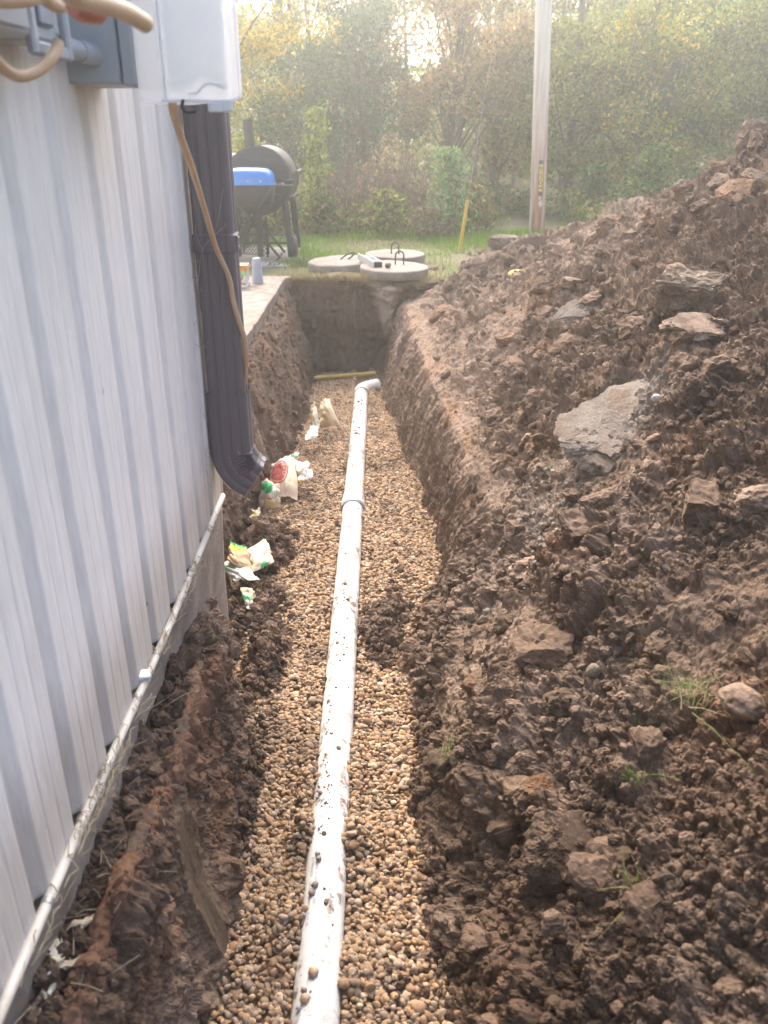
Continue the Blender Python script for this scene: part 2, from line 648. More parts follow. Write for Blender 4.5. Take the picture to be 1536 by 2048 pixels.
def build_bank():
    ys = rows_y(-0.4, 7.75, 0.0038, 1.1)
    NC = 150
    P = np.zeros((len(ys), NC, 3))
    S = np.zeros((len(ys), NC))
    for r, y in enumerate(ys):
        p1, p2, p3 = ((float(np.interp(y, LY, t[:, 0])), float(np.interp(y, LY, t[:, 1]))) for t in (L1, L2, L3))
        pts = np.array([(p1[0] - .25, p1[1]), p1, p2, ((p2[0] * .45 + p3[0] * .55) - .012, (p2[1] + p3[1]) / 2), p3, (p3[0] + .12, p3[1] - .1)])
        d = np.r_[0, np.cumsum(np.hypot(*np.diff(pts, axis=0).T))]
        s = np.linspace(0.12, d[-1], NC)
        X, Z = np.interp(s, d, pts[:, 0]), np.interp(s, d, pts[:, 1])
        for _ in range(6):
            X[1:-1] = (X[:-2] + 2 * X[1:-1] + X[2:]) / 4
            Z[1:-1] = (Z[:-2] + 2 * Z[1:-1] + Z[2:]) / 4
        P[r, :, 0], P[r, :, 1], P[r, :, 2], S[r] = X, y, Z, s
    nr, nc = S.shape
    du, dv = np.gradient(P, axis=1), np.gradient(P, axis=0)
    Nn = np.cross(du, dv)
    Nn /= np.linalg.norm(Nn, axis=2, keepdims=True) + 1e-9
    X, Y, Z = P[..., 0], P[..., 1], P[..., 2]
    far = sstep(2.9, 3.6, Y)
    z1 = np.interp(Y, LY, L2[:, 1])
    wall = sstep(0.03, -0.06, Z - z1)
    sx = S + .03 * fbm(S * 6, Y * 6, 0, 511, 3)
    sy = Y + .03 * fbm(S * 6, Y * 6, 5, 512, 3)
    h1, _ = clods(sx, sy, 0.16, 551, 0.5)
    h2, o2 = clods(sx + 3, sy, 0.075, 561, 0.62)
    h3, _ = clods(sx, sy + 3, 0.034, 571, 0.75)
    h4, _ = clods(sx + 1, sy + 7, 0.017, 575, 0.75)
    streak = fbm(Y * 22, S * 3.5, 0, 581, 4, 0.6) * 0.030 + fbm(Y * 6, S * 1.4, 0, 585, 3) * 0.045
    shear = np.exp(-((Y - 1.44) / 0.10) ** 2) * wall                     # slick spade-cut face
    low = sstep(-.38, -.56, Z) * sstep(2.5, 2.0, Y)                       # crumbled foot of the near bank
    fine = fbm(S * 32, Y * 32, 0, 591, 5, .68) * 0.013 + (np.abs(fbm(S * 11, Y * 11, 0, 596, 4, .6)) - .2) * 0.045 + (np.abs(fbm(S * 28, Y * 28, 0, 597, 3, .6)) - .2) * 0.018
    h = (1 - shear) * ((1 - .82 * wall) * (.5 * h1 + .6 * h2 + .7 * h3 + .7 * h4) * (1 - .6 * far) + fine * (1 - .6 * far)) + wall * streak * (1 - .5 * shear) * (.35 + .65 * far) + low * (.5 * h1 + 0.016)
    h = h + shear * 0.035 * (1 - np.abs(fbm(Y * 9, S * 2, 0, 595, 2)))
    # rusty clay-covered old pipe running along the bank
    yy = np.clip(Y, .6, 2.2)
    xp = -0.512 + 0.012 * np.sin(yy * 5)
    ridge = np.exp(-((X - xp) / 0.018) ** 2) * sstep(.75, .95, Y) * sstep(2.15, 1.95, Y) * (1 - wall)
    gap = np.exp(-((Y - 1.50) / .045) ** 2)
    h = h + ridge * 0.034 * (1 - .75 * gap) * (1 + .4 * fbm(Y * 8, S * 8, 0, 599, 3))
    h *= sstep(S.min(), S.min() + .05, S)
    keep = np.where((X < -.598) & (Y < 2.8), 0.25, 1)
    Q = P + Nn * (h * keep)[..., None]
    V = Q.reshape(-1, 3)
    col = soil_colour(V, 3) * 1.12
    x, y, z = V[:, 0], V[:, 1], V[:, 2]
    nz = fbm(x * 6, y * 6, z * 6, 600, 3)
    st = fbm(y * 20, z * 4, 0, 610, 3)
    fr = far.ravel()
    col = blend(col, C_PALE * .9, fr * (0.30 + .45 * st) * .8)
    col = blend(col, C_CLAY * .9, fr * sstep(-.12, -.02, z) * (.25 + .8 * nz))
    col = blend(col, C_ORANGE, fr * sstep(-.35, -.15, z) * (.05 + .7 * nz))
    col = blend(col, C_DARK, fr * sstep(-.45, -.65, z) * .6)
    col = blend(col, np.array((.36, .185, .11)), (ridge.ravel() * (0.75 + .5 * nz)))
    col = blend(col, np.array((.155, .115, .075)), shear.ravel() * .8)
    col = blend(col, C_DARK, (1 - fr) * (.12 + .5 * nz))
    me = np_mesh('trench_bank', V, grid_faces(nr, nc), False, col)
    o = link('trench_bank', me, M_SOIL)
    tag(o, 'dug earth bank of the trench below the building and patio', kind='structure')
    return Q, Nn, col.reshape(nr, nc, 3), ys


BANK, BANK_N, BANK_C, BANK_Y = build_bank()


def on_bank(x=None, y=0, z=None):
    r = int(np.argmin(np.abs(BANK_Y - y)))
    row = BANK[r]
    d = np.abs(row[:, 0] - x) if z is None else np.abs(row[:, 2] - z)
    c = int(np.argmin(d))
    return Vector(row[c]), Vector(BANK_N[r, c]), BANK_C[r, c]


def build_end_wall():
    n = 150
    u, v = np.meshgrid(np.linspace(0, 1, n), np.linspace(0, 1, n))
    top = 0.0
    x = -0.92 + u * 1.42
    t = v * 1.42
    z = np.interp(t, (0, .93, 1.0, 1.06, 1.42), (-.98, -.06, -.005, .012, .002))
    back = np.interp(t, (0, .93, 1.0, 1.06, 1.42), (0, .0, .03, .09, .42))
    v = np.clip(t, 0, 1)
    bulge = 0.10 * (1 - v) ** 2 - 0.05 * v
    hole = np.exp(-(((x + .28) / .17) ** 2 + ((z + .62) / .13) ** 2))
    y = 7.56 - bulge + .12 * hole + fbm(x * 3, z * 3, 0, 701, 3) * .07
    y = y - (np.abs(fbm(x * 8, z * 8, 0, 712, 4, .6)) - .2) * .09
    h1, _ = clods(x * 1.0, z * 1.0, 0.11, 711, .55)
    h2, _ = clods(x + 3, z, 0.05, 721, .6)
    y = y - .55 * h1 - .6 * h2 - fbm(x * 20, z * 20, 0, 731, 3) * .012
    y = y + back
    z = z + sstep(.9, 1.0, t) * sstep(1.42, 1.25, t) * ((.020 + .035 * fbm(x * 5, t * 8, 0, 735, 4)) * sstep(-.05, -.3, x) - .012 * sstep(-.3, -.05, x))
    # dry sandy spill from under the front lid
    w = np.clip(0.24 * (z + .62) / .6, 0.004, .24)
    spill = np.exp(-((x - (.02 - .05 * (z + .1))) / np.maximum(w * .55, .02)) ** 4) * sstep(-.55, -.35, z)
    y = y - .05 * spill
    V = np.stack([x, y, z], -1).reshape(-1, 3)
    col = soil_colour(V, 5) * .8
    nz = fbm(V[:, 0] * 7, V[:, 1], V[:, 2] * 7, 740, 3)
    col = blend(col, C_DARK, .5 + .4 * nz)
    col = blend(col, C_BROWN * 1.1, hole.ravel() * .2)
    col = blend(col, np.array((.36, .285, .22)), spill.ravel() * sstep(1.0, .95, t).ravel())
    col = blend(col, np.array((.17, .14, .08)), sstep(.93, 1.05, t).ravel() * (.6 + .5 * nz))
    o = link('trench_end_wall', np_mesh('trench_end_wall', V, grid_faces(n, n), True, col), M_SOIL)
    tag(o, 'dark soil wall closing the far end of the trench', kind='structure')
    # floor under the gravel
    ys = np.linspace(-.5, 7.8, 60)
    xs = np.linspace(-.8, .45, 20)
    X, Y = np.meshgrid(xs, ys)
    Z = gz(Y) - .055 + fbm(X * 5, Y * 5, 0, 750, 3) * .015
    V = np.stack([X, Y, Z], -1).reshape(-1, 3)
    o = link('trench_floor', np_mesh('trench_floor', V, grid_faces(60, 20), True, soil_colour(V, 8) * .7), M_SOIL)
    tag(o, 'earth floor of the trench under the gravel', kind='structure')


build_end_wall()

# ------------------------------------------------------------------ ground with the dug opening left out
def build_ground():
    xs = np.array([-900, -200, -40, -12, -6, -3, -1.6, -.9, .55, 1.2, 2.5, 4, 6, 8, 12, 40, 200, 900], float)
    yv = np.array([-900, -200, -30, -5, -.38, 2.0, 5.0, 7.66, 8.3, 9, 10, 11, 12, 14, 18, 24, 40, 200, 900], float)
    X, Y = np.meshgrid(xs, yv)
    Z = np.where(Y > 11, fbm(X * .2, Y * .2, 0, 760, 2) * .1 * sstep(11, 14, Y), 0.0) - .004
    V = np.stack([X, Y, Z], -1).reshape(-1, 3)
    FA = grid_faces(len(yv), len(xs))
    c = V[FA].mean(1)
    keep = ~((c[:, 0] > -.9) & (c[:, 0] < 1.2) & (c[:, 1] > -.38) & (c[:, 1] < 7.66))
    m, nt, b = new_mat('lawn_soil')
    v = coords(nt)
    n = noise(nt, v, 1.4, 6)
    n2 = noise(nt, v, 30, 4)
    c1 = ramp(nt, n, [(0.35, (.16, .12, .075)), (0.55, (.10, .115, .035)), (0.7, (.075, .11, .025))])
    c2 = mixc(nt, c1, ramp(nt, n2, [(.3, (.7,) * 3), (.7, (1.2,) * 3)]), 1.0, 'MULTIPLY')
    nt.links.new(c2, b.inputs['Base Color'])
    b.inputs['Roughness'].default_value = .95
    bump(nt, b, n2, .6, .02)
    o = link('ground', np_mesh('ground', V, FA[keep], True), m)
    tag(o, 'grass and bare earth ground around the trench', kind='structure')


build_ground()

# ------------------------------------------------------------------ patio slab
def build_patio():
    m, nt, b = new_mat('patio_concrete')
    v = coords(nt)
    n = noise(nt, v, 5, 6, .7)
    n2 = noise(nt, coords(nt, (1, .6, 1)), 16, 5, .7)
    base = ramp(nt, n, [(.3, (.18, .14, .115)), (.7, (.28, .24, .205))])
    f = ramp(nt, n2, [(.44, (0, 0, 0)), (.58, (.9,) * 3)])
    nt.links.new(mixc(nt, base, (.15, .10, .07), f), b.inputs['Base Color'])
    b.inputs['Roughness'].default_value = .9
    bump(nt, b, n2, .4, .006)
    ny = 90
    ys = np.linspace(2.82, 7.55, ny)
    V, FA = [], []
    for i, y in enumerate(ys):
        e = -.858 + .010 * float(fbm(y * 9, 1, 0, 770, 3)) + (0.05 if y > 7.45 else 0)
        V += [(-4.2, y, .05), (e - .012, y, .05), (e, y, .044), (e - .004, y, -.035), (e - .06, y, -.06), (-4.2, y, -.06)]
    for i in range(ny - 1):
        for k in range(5):
            a = i * 6 + k
            FA.append((a, a + 6, a + 7, a + 1))
    FA.append(tuple(range(5, -1, -1)))
    FA.append(tuple((ny - 1) * 6 + k for k in range(6)))
    o = link('patio_slab', py_mesh('patio_slab', V, FA), m)
    tag(o, 'pale concrete patio slab smeared with mud beside the trench', kind='structure')
    mb = MB().box(-3.6, -.92, 8.35, 9.75, -.05, .012, .006)
    o = mb.build('grill_pad', simple('pad_concrete', (.30, .27, .23), .9, var=.25, scale=5, bumpd=.004, dirt=(.15, .10, .07)))
    tag(o, 'grey concrete pad under the grills', kind='structure')


build_patio()

# ------------------------------------------------------------------ building with corrugated metal siding
def build_building():
    root = tag(empty('metal_building', (-.6, 1.0, 0)), 'white corrugated metal building wall along the edge of the trench', 'building')
    m, nt, b = new_mat('siding_paint')
    v = coords(nt, (1, 1, .05))
    n = noise(nt, v, 38, 6, .7)
    n2 = noise(nt, coords(nt, (1, 1, .3)), 2.6, 5, .6)
    n3 = noise(nt, coords(nt, (1, 1, .12)), 120, 3, .6)
    c1 = ramp(nt, n, [(.25, (.69, .665, .635)), (.5, (.76, .735, .70)), (.75, (.81, .785, .75))])
    c2 = mixc(nt, c1, (.60, .56, .50), ramp(nt, n2, [(.5, (0, 0, 0)), (.75, (.5,) * 3)]))
    g = nt.nodes.new('ShaderNodeNewGeometry')
    sep = nt.nodes.new('ShaderNodeSeparateXYZ')
    nt.links.new(g.outputs['Position'], sep.inputs[0])
    md = nt.nodes.new('ShaderNodeMath')
    md.operation = 'ADD'
    nt.links.new(sep.outputs['Z'], md.inputs[0])
    mm = nt.nodes.new('ShaderNodeMath')
    mm.operation = 'MULTIPLY'
    nt.links.new(n, mm.inputs[0])
    mm.inputs[1].default_value = -.35
    nt.links.new(mm.outputs[0], md.inputs[1])
    splash = ramp(nt, md.outputs[0], [(0.0, (.55,) * 3), (.16, (0, 0, 0))])
    c3 = mixc(nt, c2, (.33, .28, .22), splash)
    c4 = mixc(nt, c3, ramp(nt, n3, [(.35, (.93,) * 3), (.65, (1.04,) * 3)]), 1.0, 'MULTIPLY')
    n4 = noise(nt, coords(nt, (1, 1, .45)), 22, 2, .5)
    c4 = mixc(nt, c4, (.10, .085, .08), ramp(nt, n4, [(.77, (0, 0, 0)), (.80, (.8,) * 3)]))
    nt.links.new(c4, b.inputs['Base Color'])
    b.inputs['Roughness'].default_value = .42
    b.inputs['Specular IOR Level'].default_value = .4
    bump(nt, b, n3, .12, .002)
    # one rib period, from the sharp edge on: drop, recess, ramp, flat with two shallow grooves
    T = .1945
    rib = [(0, 0), (.004, -.019), (.040, -.019), (.056, -.002), (.060, 0), (.092, 0), (.095, -.0009), (.101, -.0009), (.104, 0), (.142, 0), (.145, -.0009), (.151, -.0009), (.154, 0), (.190, 0.0008)]
    X0 = -.578
    y0 = .986 - 9 * T
    edges = [y0 + k * T for k in range(19)]
    prof = []
    for e in edges:
        prof += [(e + a, X0 + d) for a, d in rib]
    prof = [p for p in prof if p[0] < 2.775] + [(2.775, X0)]
    # sheets of four ribs each, seams in the recesses
    cuts = [edges[k] + .02 for k in range(0, 19, 4)]
    seg, parts = [], []
    for p in prof:
        seg.append(p)
        if any(abs(p[0] - (c - .016)) < 1e-6 for c in cuts) and len(seg) > 1:
            mid = (p[0] + .018, p[1])
            seg.append(mid)
            parts.append(seg)
            seg = [(mid[0] - .004, mid[1] + .0015)]
    parts.append(seg)
    zs = [.047, .3, .7, 1.1, 1.5, 2.0, 2.7]
    for sg in parts:
        V, FA = [], []
        for z in zs:
            V += [(x + .0016 * math.sin(y * 9 + z * 5), y, z) for y, x in sg]
        k = len(sg)
        for r in range(len(zs) - 1):
            for i in range(k - 1):
                FA.append((r * k + i, r * k + i + 1, (r + 1) * k + i + 1, (r + 1) * k + i))
        me = py_mesh('siding_panel', V, FA)
        link('siding_panel', me, m, root)
    MB().box(-6.0, X0 - .022, 2.76, 2.79, .0, 2.7).build('end_wall', m, root)
    MB().box(-6.0, -.66, -3.0, 2.755, .06, 2.68).build('wall_core', simple('framing', (.2, .18, .16)), root)
    MB().box(-6.2, -.42, -3.2, 2.95, 2.72, 2.80, .008).build('roof', simple('roof_metal', (.10, .085, .08), .5, .3), root)
    fm = simple('foundation_concrete', (.25, .21, .175), .95, var=.35, scale=9, bumpd=.01, dirt=(.14, .105, .075), dirt_amt=.7)
    ys = np.linspace(-1.5, 2.78, 200)
    V, FA = [], []
    for y in ys:
        w = float(fbm(y * 6, 0, 0, 790, 4)) * .006
        V += [(-.70, y, .045), (-.586 + w, y, .03), (-.590 + w, y, -.03), (-.594 + w * .7, y, -.12), (-.60, y, -.3), (-.60, y, -.6)]
    for i in range(len(ys) - 1):
        for k in range(5):
            a = i * 6 + k
            FA.append((a, a + 1, a + 7, a + 6))
    j = (len(ys) - 1) * 6
    FA.append((j, j + 1, j + 2, j + 3, j + 4, j + 5))
    link('foundation', py_mesh('foundation', V, FA, True), fm, root)


build_building()

# pale conduit along the foot of the siding
def build_conduit():
    root = tag(empty('conduit_pipe', (-.583, 1.4, .047)), 'thin cream conduit pipe running along the foot of the white siding', 'pipe')
    m = simple('conduit_plastic', (.70, .64, .54), .5, var=.1, scale=18, dirt=(.30, .23, .16), dirt_amt=.55)
    P = [(-.5715 + .002 * math.sin(y * 4), y, .048 + .004 * math.sin(y * 2.3 + 1)) for y in np.linspace(-.6, 2.74, 40)]
    MB().tube(P, .0098, 14).build('tube', m, root)
    m2 = simple('clip_metal', (.42, .40, .36), .45, .4)
    for y in (1.02, 1.36, 1.585, 1.76, 2.15, 2.45):
        MB().tube([(-.5715 + .002 * math.sin(y * 4), y - .006, .048 + .004 * math.sin(y * 2.3 + 1)), (-.5715 + .002 * math.sin(y * 4), y + .006, .048 + .004 * math.sin(y * 2.3 + 1))], .0112, 14).build('clip', m2, root)
    f = MB()
    f.box(-.588, -.556, 1.640, 1.668, .045, .068, .003, Matrix.Translation((-.57, 1.65, .055)) @ Euler((.3, .2, .5)).to_matrix().to_4x4() @ Matrix.Translation((.57, -1.65, -.055)))
    o = f.build('foil_scrap', simple('foil', (.6, .6, .6), .35, .3))
    tag(o, 'small crumpled white foil scrap stuck on the cream conduit', 'scrap')


build_conduit()

# dry straw caught on the conduit and the bank
def build_straw():
    mb = MB()
    r = random.Random(3)
    for y0, n in ((.98, 10), (1.22, 26), (1.33, 34), (1.42, 16), (1.62, 14), (1.78, 14), (2.0, 12), (2.18, 26), (2.45, 10)):
        for _ in range(n):
            y = y0 + r.gauss(0, .05)
            a = r.uniform(-1.2, 1.6)
            c = Vector((-.568, y, .05))
            L = r.uniform(.02, .075)
            pts = []
            for t in (0, .33, .66, 1):
                aa = a + t * r.uniform(.4, 1.6)
                pts.append(c + Vector((math.cos(aa) * (.016 + .02 * t * r.random()), L * (t - .5) + r.uniform(-.006, .006), math.sin(aa) * .016 - .02 * t * r.random())))
            mb.tube(pts, r.uniform(.0006, .0014), 4, False)
    for _ in range(90):
        y = r.uniform(.85, 2.2)
        p, n, _c = on_bank(r.uniform(-.60, -.46), y)
        d = Vector((r.uniform(-1, 1), r.uniform(-1, 1), r.uniform(-.2, .4))) * r.uniform(.012, .045)
        q = p + n * .006
        mb.tube([q - d, q + n * r.uniform(.0, .012), q + d], r.uniform(.0006, .0012), 4, False)
    o = mb.build('dry_straw', M_STRAW)
    tag(o, 'dry straw and root fibres tangled on the conduit and bank', 'straw', kind='stuff')


build_straw()

# ------------------------------------------------------------------ brown downspout
def build_downspout():
    root = tag(empty('downspout', (-.505, 2.64, .2)), 'dark brown ribbed metal downspout with fluted elbow on the corner of the white wall', 'downspout')
    m = simple('brown_gutter', (.150, .132, .138), .42, .05, var=.10, scale=7, stretch=(1, 1, .15), dirt=(.13, .11, .10), dirt_amt=.35)
    x0, x1, y0, y1 = -.566, -.446, 2.60, 2.690

    def ring(w=0.0):
        P = []
        a0, a1, b0, b1 = x0 - w, x1 + w, y0 - w, y1 + w
        r = .010
        P += [(a0, b0 + r), (a0 + .003, b0 + .003), (a0 + r, b0)]
        for k in range(3):
            c = a0 + (k + 1) * (a1 - a0) / 4
            P += [(c - .009, b0), (c - .004, b0 + .0022), (c + .004, b0 + .0022), (c + .009, b0)]
        P += [(a1 - r, b0), (a1 - .003, b0 + .003), (a1, b0 + r)]
        P += [(a1, b0 + .03), (a1 - .003, b0 + .036), (a1 - .003, b0 + .05), (a1, b0 + .056)]
        P += [(a1, b1 - r), (a1 - .003, b1 - .003), (a1 - r, b1), (a0 + r, b1), (a0 + .003, b1 - .003), (a0, b1 - r)]
        return P
    R = ring()
    k = len(R)
    V = [(x, y, z) for z in (.40, 2.68) for x, y in R]
    FA = [(i, (i + 1) % k, k + (i + 1) % k, k + i) for i in range(k)]
    MB().add(V, FA).build('pipe', m, root)
    # strap
    R2 = ring(.0035)
    V = [(x, y, z) for z in (.900, .905, .952, .957) for x, y in R2]
    for i in list(range(k)) + list(range(3 * k, 4 * k)):
        x, y, z = V[i]
        V[i] = (R[i % k][0], R[i % k][1], z)
    FA = [(r * k + i, r * k + (i + 1) % k, (r + 1) * k + (i + 1) % k, (r + 1) * k + i) for r in range(3) for i in range(k)]
    b = MB().add(V, FA)
    b.box(-.446, -.437, 2.612, 2.64, .905, .952, .002)
    strap = b.build('strap', m, root)
    sm = simple('screw', (.3, .28, .27), .4, .7)
    MB().tube([(-.438, 2.625, .915), (-.433, 2.625, .915)], .005, 8).tube([(-.438, 2.625, .942), (-.433, 2.625, .942)], .005, 8).build('screw', sm, strap)
    # elbow turning out towards the trench, fluted on the inside of the bend
    V, FA = [], []
    path = [(.505 * -1, z, 0.0) for z in (.50, .46, .43, .40)]
    R3 = ring(.005)
    cx, cz, rad = -.505 + .105, .265, .105
    n = 34
    secs = []
    for z in np.linspace(.465, .27, 6):
        secs.append((Vector((-.505, 0, z)), 0.0, 0))
    for j in range(1, n + 1):
        a = math.radians(56) * j / n
        secs.append((Vector((cx - rad * math.cos(a), 0, cz - rad * math.sin(a))), a, j))
    e = secs[-1]
    for t in (.012, .026):
        secs.append((e[0] + Vector((math.sin(e[1]), 0, -math.cos(e[1]))) * t, e[1], 0))
    for c, a, j in secs:
        for (x, y) in R3:
            u = x + .505                                       # outwards is -x side of the bend
            inner = (u + .065) / .13
            fl = 0.0
            if j:
                fl = (-.007 if j % 4 == 0 else -.001 if j % 4 == 3 else .004) * max(0, inner) ** .6
            uu = u + (fl if u > 0 else fl * .15)
            V.append((c.x + uu * math.cos(a), y + (fl * .6 if y > 2.64 else -fl * .6) * (inner ** 1.5 if inner > 0 else 0), c.z + uu * math.sin(a)))
    ns = len(secs)
    for r in range(ns - 1):
        for i in range(k):
            FA.append((r * k + i, (r + 1) * k + i, (r + 1) * k + (i + 1) % k, r * k + (i + 1) % k))
    MB().add(V, FA).build('elbow', m, root)
    # cobwebbed dead vine on the spout
    mb = MB()
    r = random.Random(5)
    def vine(P, rad):
        mb.tube(curve_pts(P, 5), rad, 5)
    vine([at(396, 560, 2.585), at(405, 500, 2.59), at(425, 475, 2.588), at(445, 456, 2.59)], .0016)
    vine([at(425, 475, 2.588), at(436, 440, 2.59), at(446, 376, 2.592)], .0008)
    vine([at(396, 560, 2.585), at(398, 600, 2.585), at(404, 640, 2.585), at(406, 690, 2.59)], .0013)
    vine([at(405, 500, 2.59), at(392, 470, 2.585), at(390, 450, 2.585)], .001)
    vine([at(445, 456, 2.59), at(452, 452, 2.59), at(448, 446, 2.588)], .0008)
    vine([at(396, 555, 2.585), at(388, 560, 2.58), at(384, 552, 2.58)], .001)
    for _ in range(22):
        px, py = r.uniform(388, 416), r.uniform(450, 960)
        vine([at(px, py, 2.585), at(px + r.uniform(-12, 14), py + r.uniform(-10, 16), 2.582), at(px + r.uniform(-16, 18), py + r.uniform(0, 30), 2.585)], .0005)
    tag(mb.build('dead_vine', simple('vine_stem', (.30, .25, .22), .9)), 'dry leafless vine clinging to the front of the brown downspout', 'vine')


build_downspout()

# ------------------------------------------------------------------ outlet boxes and cords at the top of the wall
def build_boxes():
    gm = simple('grey_enclosure', (.36, .385, .405), .5, .0, var=.06, scale=5, dirt=(.27, .27, .265), dirt_amt=.3)
    root = tag(empty('meter_box', (-.5, 1.8, 1.3)), 'grey electrical box with a deep clear plastic cover fixed to the white siding', 'box')
    MB().box(-.585, -.482, 1.73, 1.93, 1.318, 1.68, .004).build('back_box', gm, root)
    MB().box(-.4795, -.452, 1.727, 1.935, 1.314, 1.69, .005).build('front_flange', gm, root)
    # clear cover, seen with its broad face turned towards the trench
    def translucent(name, c, trans, clear, gloss):
        m = bpy.data.materials.new(name)
        m.use_nodes = True
        nt = m.node_tree
        for n in list(nt.nodes):
            nt.nodes.remove(n)
        d, t, cl, g = (nt.nodes.new('ShaderNodeBsdf' + k) for k in ('Diffuse', 'Translucent', 'Transparent', 'Glossy'))
        for q in (d, t):
            q.inputs[0].default_value = (*c, 1)
        g.inputs['Roughness'].default_value = .12
        last = d.outputs[0]
        for q, w in ((t, trans), (cl, clear), (g, gloss)):
            mx = nt.nodes.new('ShaderNodeMixShader')
            mx.inputs[0].default_value = w
            nt.links.new(last, mx.inputs[1])
            nt.links.new(q.outputs[0], mx.inputs[2])
            last = mx.outputs[0]
        o = nt.nodes.new('ShaderNodeOutputMaterial')
        nt.links.new(last, o.inputs[0])
        return m
    cm = translucent('clear_cover', (.92, .93, .95), .6, .62, .06)
    plan = [(-.450, 1.722), (-.408, 1.716), (-.400, 1.722), (-.286, 1.775), (-.275, 1.79), (-.285, 1.86), (-.40, 1.93), (-.45, 1.935)]
    def ringz(z, s=1.0, lift=0.0):
        c = Vector((-.38, 1.82, 0))
        out = []
        for i, (x, y) in enumerate(plan):
            p = c + (Vector((x, y, 0)) - c) * s
            out.append((p.x, p.y, z + (lift if i in (4, 5) else 0)))
        return out
    k = len(plan)
    rings = [ringz(1.287, .97, .008), ringz(1.293, 1.0, .008), ringz(1.70), ringz(1.706, .97)]
    V = [p for rg in rings for p in rg]
    FA = [(r * k + i, r * k + (i + 1) % k, (r + 1) * k + (i + 1) % k, (r + 1) * k + i) for r in range(3) for i in range(k)]
    FA += [tuple(range(k - 1, -1, -1)), tuple(range(3 * k, 4 * k))]
    # inside skin, so that the cover is a thin shell
    rin = [ringz(1.291, .95, .008), ringz(1.70, .95)]
    b0 = len(V)
    V += [p for rg in rin for p in rg]
    FA += [(b0 + (i + 1) % k, b0 + i, b0 + k + i, b0 + k + (i + 1) % k) for i in range(k)]
    FA += [tuple(b0 + i for i in range(k)), tuple(b0 + k + i for i in range(k - 1, -1, -1))]
    MB().add(V, FA).build('clear_cover', cm, root)
    wm = translucent('backlight_white', (.93, .93, .92), .62, .05, .03)  # white sheet added inside the cover to give its backlit brightness
    d = Vector((.114, .053, 0)).normalized()
    nrm = Vector((d.y, -d.x, 0))
    o0 = Vector((-.398, 1.734, 0))
    V = []
    for i in range(13):
        s = i / 12
        zb = 1.312 + .022 * math.exp(-((s - .62) / .22) ** 4)
        p = o0 + d * (.005 + .108 * s)
        V += [(p.x, p.y, zb), (p.x, p.y, 1.69)]
    FA = [(2 * i, 2 * i + 2, 2 * i + 3, 2 * i + 1) for i in range(12)]
    V2 = [(Vector(v) - nrm * .004) for v in V]
    FA += [(24 + 2 + 2 * i + 0, 24 + 2 + 2 * i + 1, 24 + 2 + 2 * i + 3, 24 + 2 + 2 * i + 2) for i in range(12)]
    FA += [(2 * i, 26 + 2 * i, 26 + 2 * i + 2, 2 * i + 2) for i in range(12)]
    FA += [(2 * i + 1, 2 * i + 3, 26 + 2 * i + 3, 26 + 2 * i + 1) for i in range(12)]
    FA += [(0, 1, 27, 26), (24, 50, 51, 25)]
    MB().add(V + V2, FA).build('backlight_sheet', wm, root)
    rim = MB()
    for a_, b_ in ((3, 4), (2, 3)):
        pass
    c0, c1 = Vector((plan[3][0], plan[3][1], 0)), Vector((plan[4][0], plan[4][1], 0))
    e1 = [Vector((plan[4][0] + .001, plan[4][1], z)) for z in (1.30, 1.42, 1.70)]
    rim.tube(e1, .0035, 8)
    rim.tube([Vector((plan[k][0], plan[k][1] - .001, 1.291 + (.008 if k == 4 else 0))) for k in (1, 2, 3, 4)], .003, 8)
    rim.tube([Vector((plan[2][0], plan[2][1] - .002, z)) for z in (1.292, 1.70)], .0022, 8)
    rim.build('cover_rim', translucent('rim_plastic', (.86, .86, .90), .5, .2, .08), root)
    gs = MB()
    P = [o0 + d * t - nrm * .0 + Vector((0, 0, z)) for t, z in ((.035, 1.302), (.055, 1.306), (.066, 1.318), (.082, 1.320), (.105, 1.312))]
    gs.tube(curve_pts([p + nrm * .004 for p in P], 5), .0018, 6)
    gs.build('cable_notch', simple('notch_grey', (.30, .30, .32), .6), root)  # grey line along the curved cord exit of the cover
    tm = simple('latch_plastic', (.62, .63, .64), .4, var=.05)
    for x, y, s in ((-.318, 1.762, 1.0), (-.299, 1.772, .8)):
        M = Matrix.Translation((x, y, 1.284)) @ Euler((0, 0, .43)).to_matrix().to_4x4()
        MB().box(-.013 * s, .013 * s, -.006, .010, -.012, .005, .003, M).build('latch', tm, root)
    hm = simple('hook_metal', (.04, .04, .045), .5, .5)
    P = [Vector((-.372, 1.732, 1.292)), Vector((-.374, 1.728, 1.279)), Vector((-.366, 1.73, 1.272)), Vector((-.352, 1.738, 1.273))]
    MB().tube(curve_pts(P, 5), .003, 8).build('hook', hm, root)
    # smaller box nearer the camera with its open frame and conduit stub
    r2 = tag(empty('junction_box', (-.5, 1.45, 1.36)), 'small grey outlet box with an open lid frame and a conduit stub', 'box')
    MB().box(-.575, -.515, 1.395, 1.52, 1.362, 1.52, .008).build('body', gm, r2)
    fr = MB()
    X0, X1 = -.514, -.500
    for (a, c, e, g) in ((1.375, 1.397, 1.342, 1.52), (1.520, 1.540, 1.342, 1.52), (1.397, 1.520, 1.342, 1.362)):
        fr.box(X0, X1, a, c, e, g, .004)
    fr.build('lid_frame', simple('grey_cast_metal', (.36, .375, .40), .45, .3, var=.1), r2)
    MB().box(-.513, -.507, 1.43, 1.49, 1.385, 1.50, .004).build('cover_plate', simple('cover_grey', (.28, .30, .33), .5, .2), r2)
    MB().tube([(-.530, 1.50, 1.372), (-.528, 1.66, 1.366)], .0155, 18).build('conduit_stub', gm, r2)
    MB().tube([(-.5285, 1.65, 1.3665), (-.528, 1.732, 1.3645)], .0185, 18).build('coupling', gm, r2)
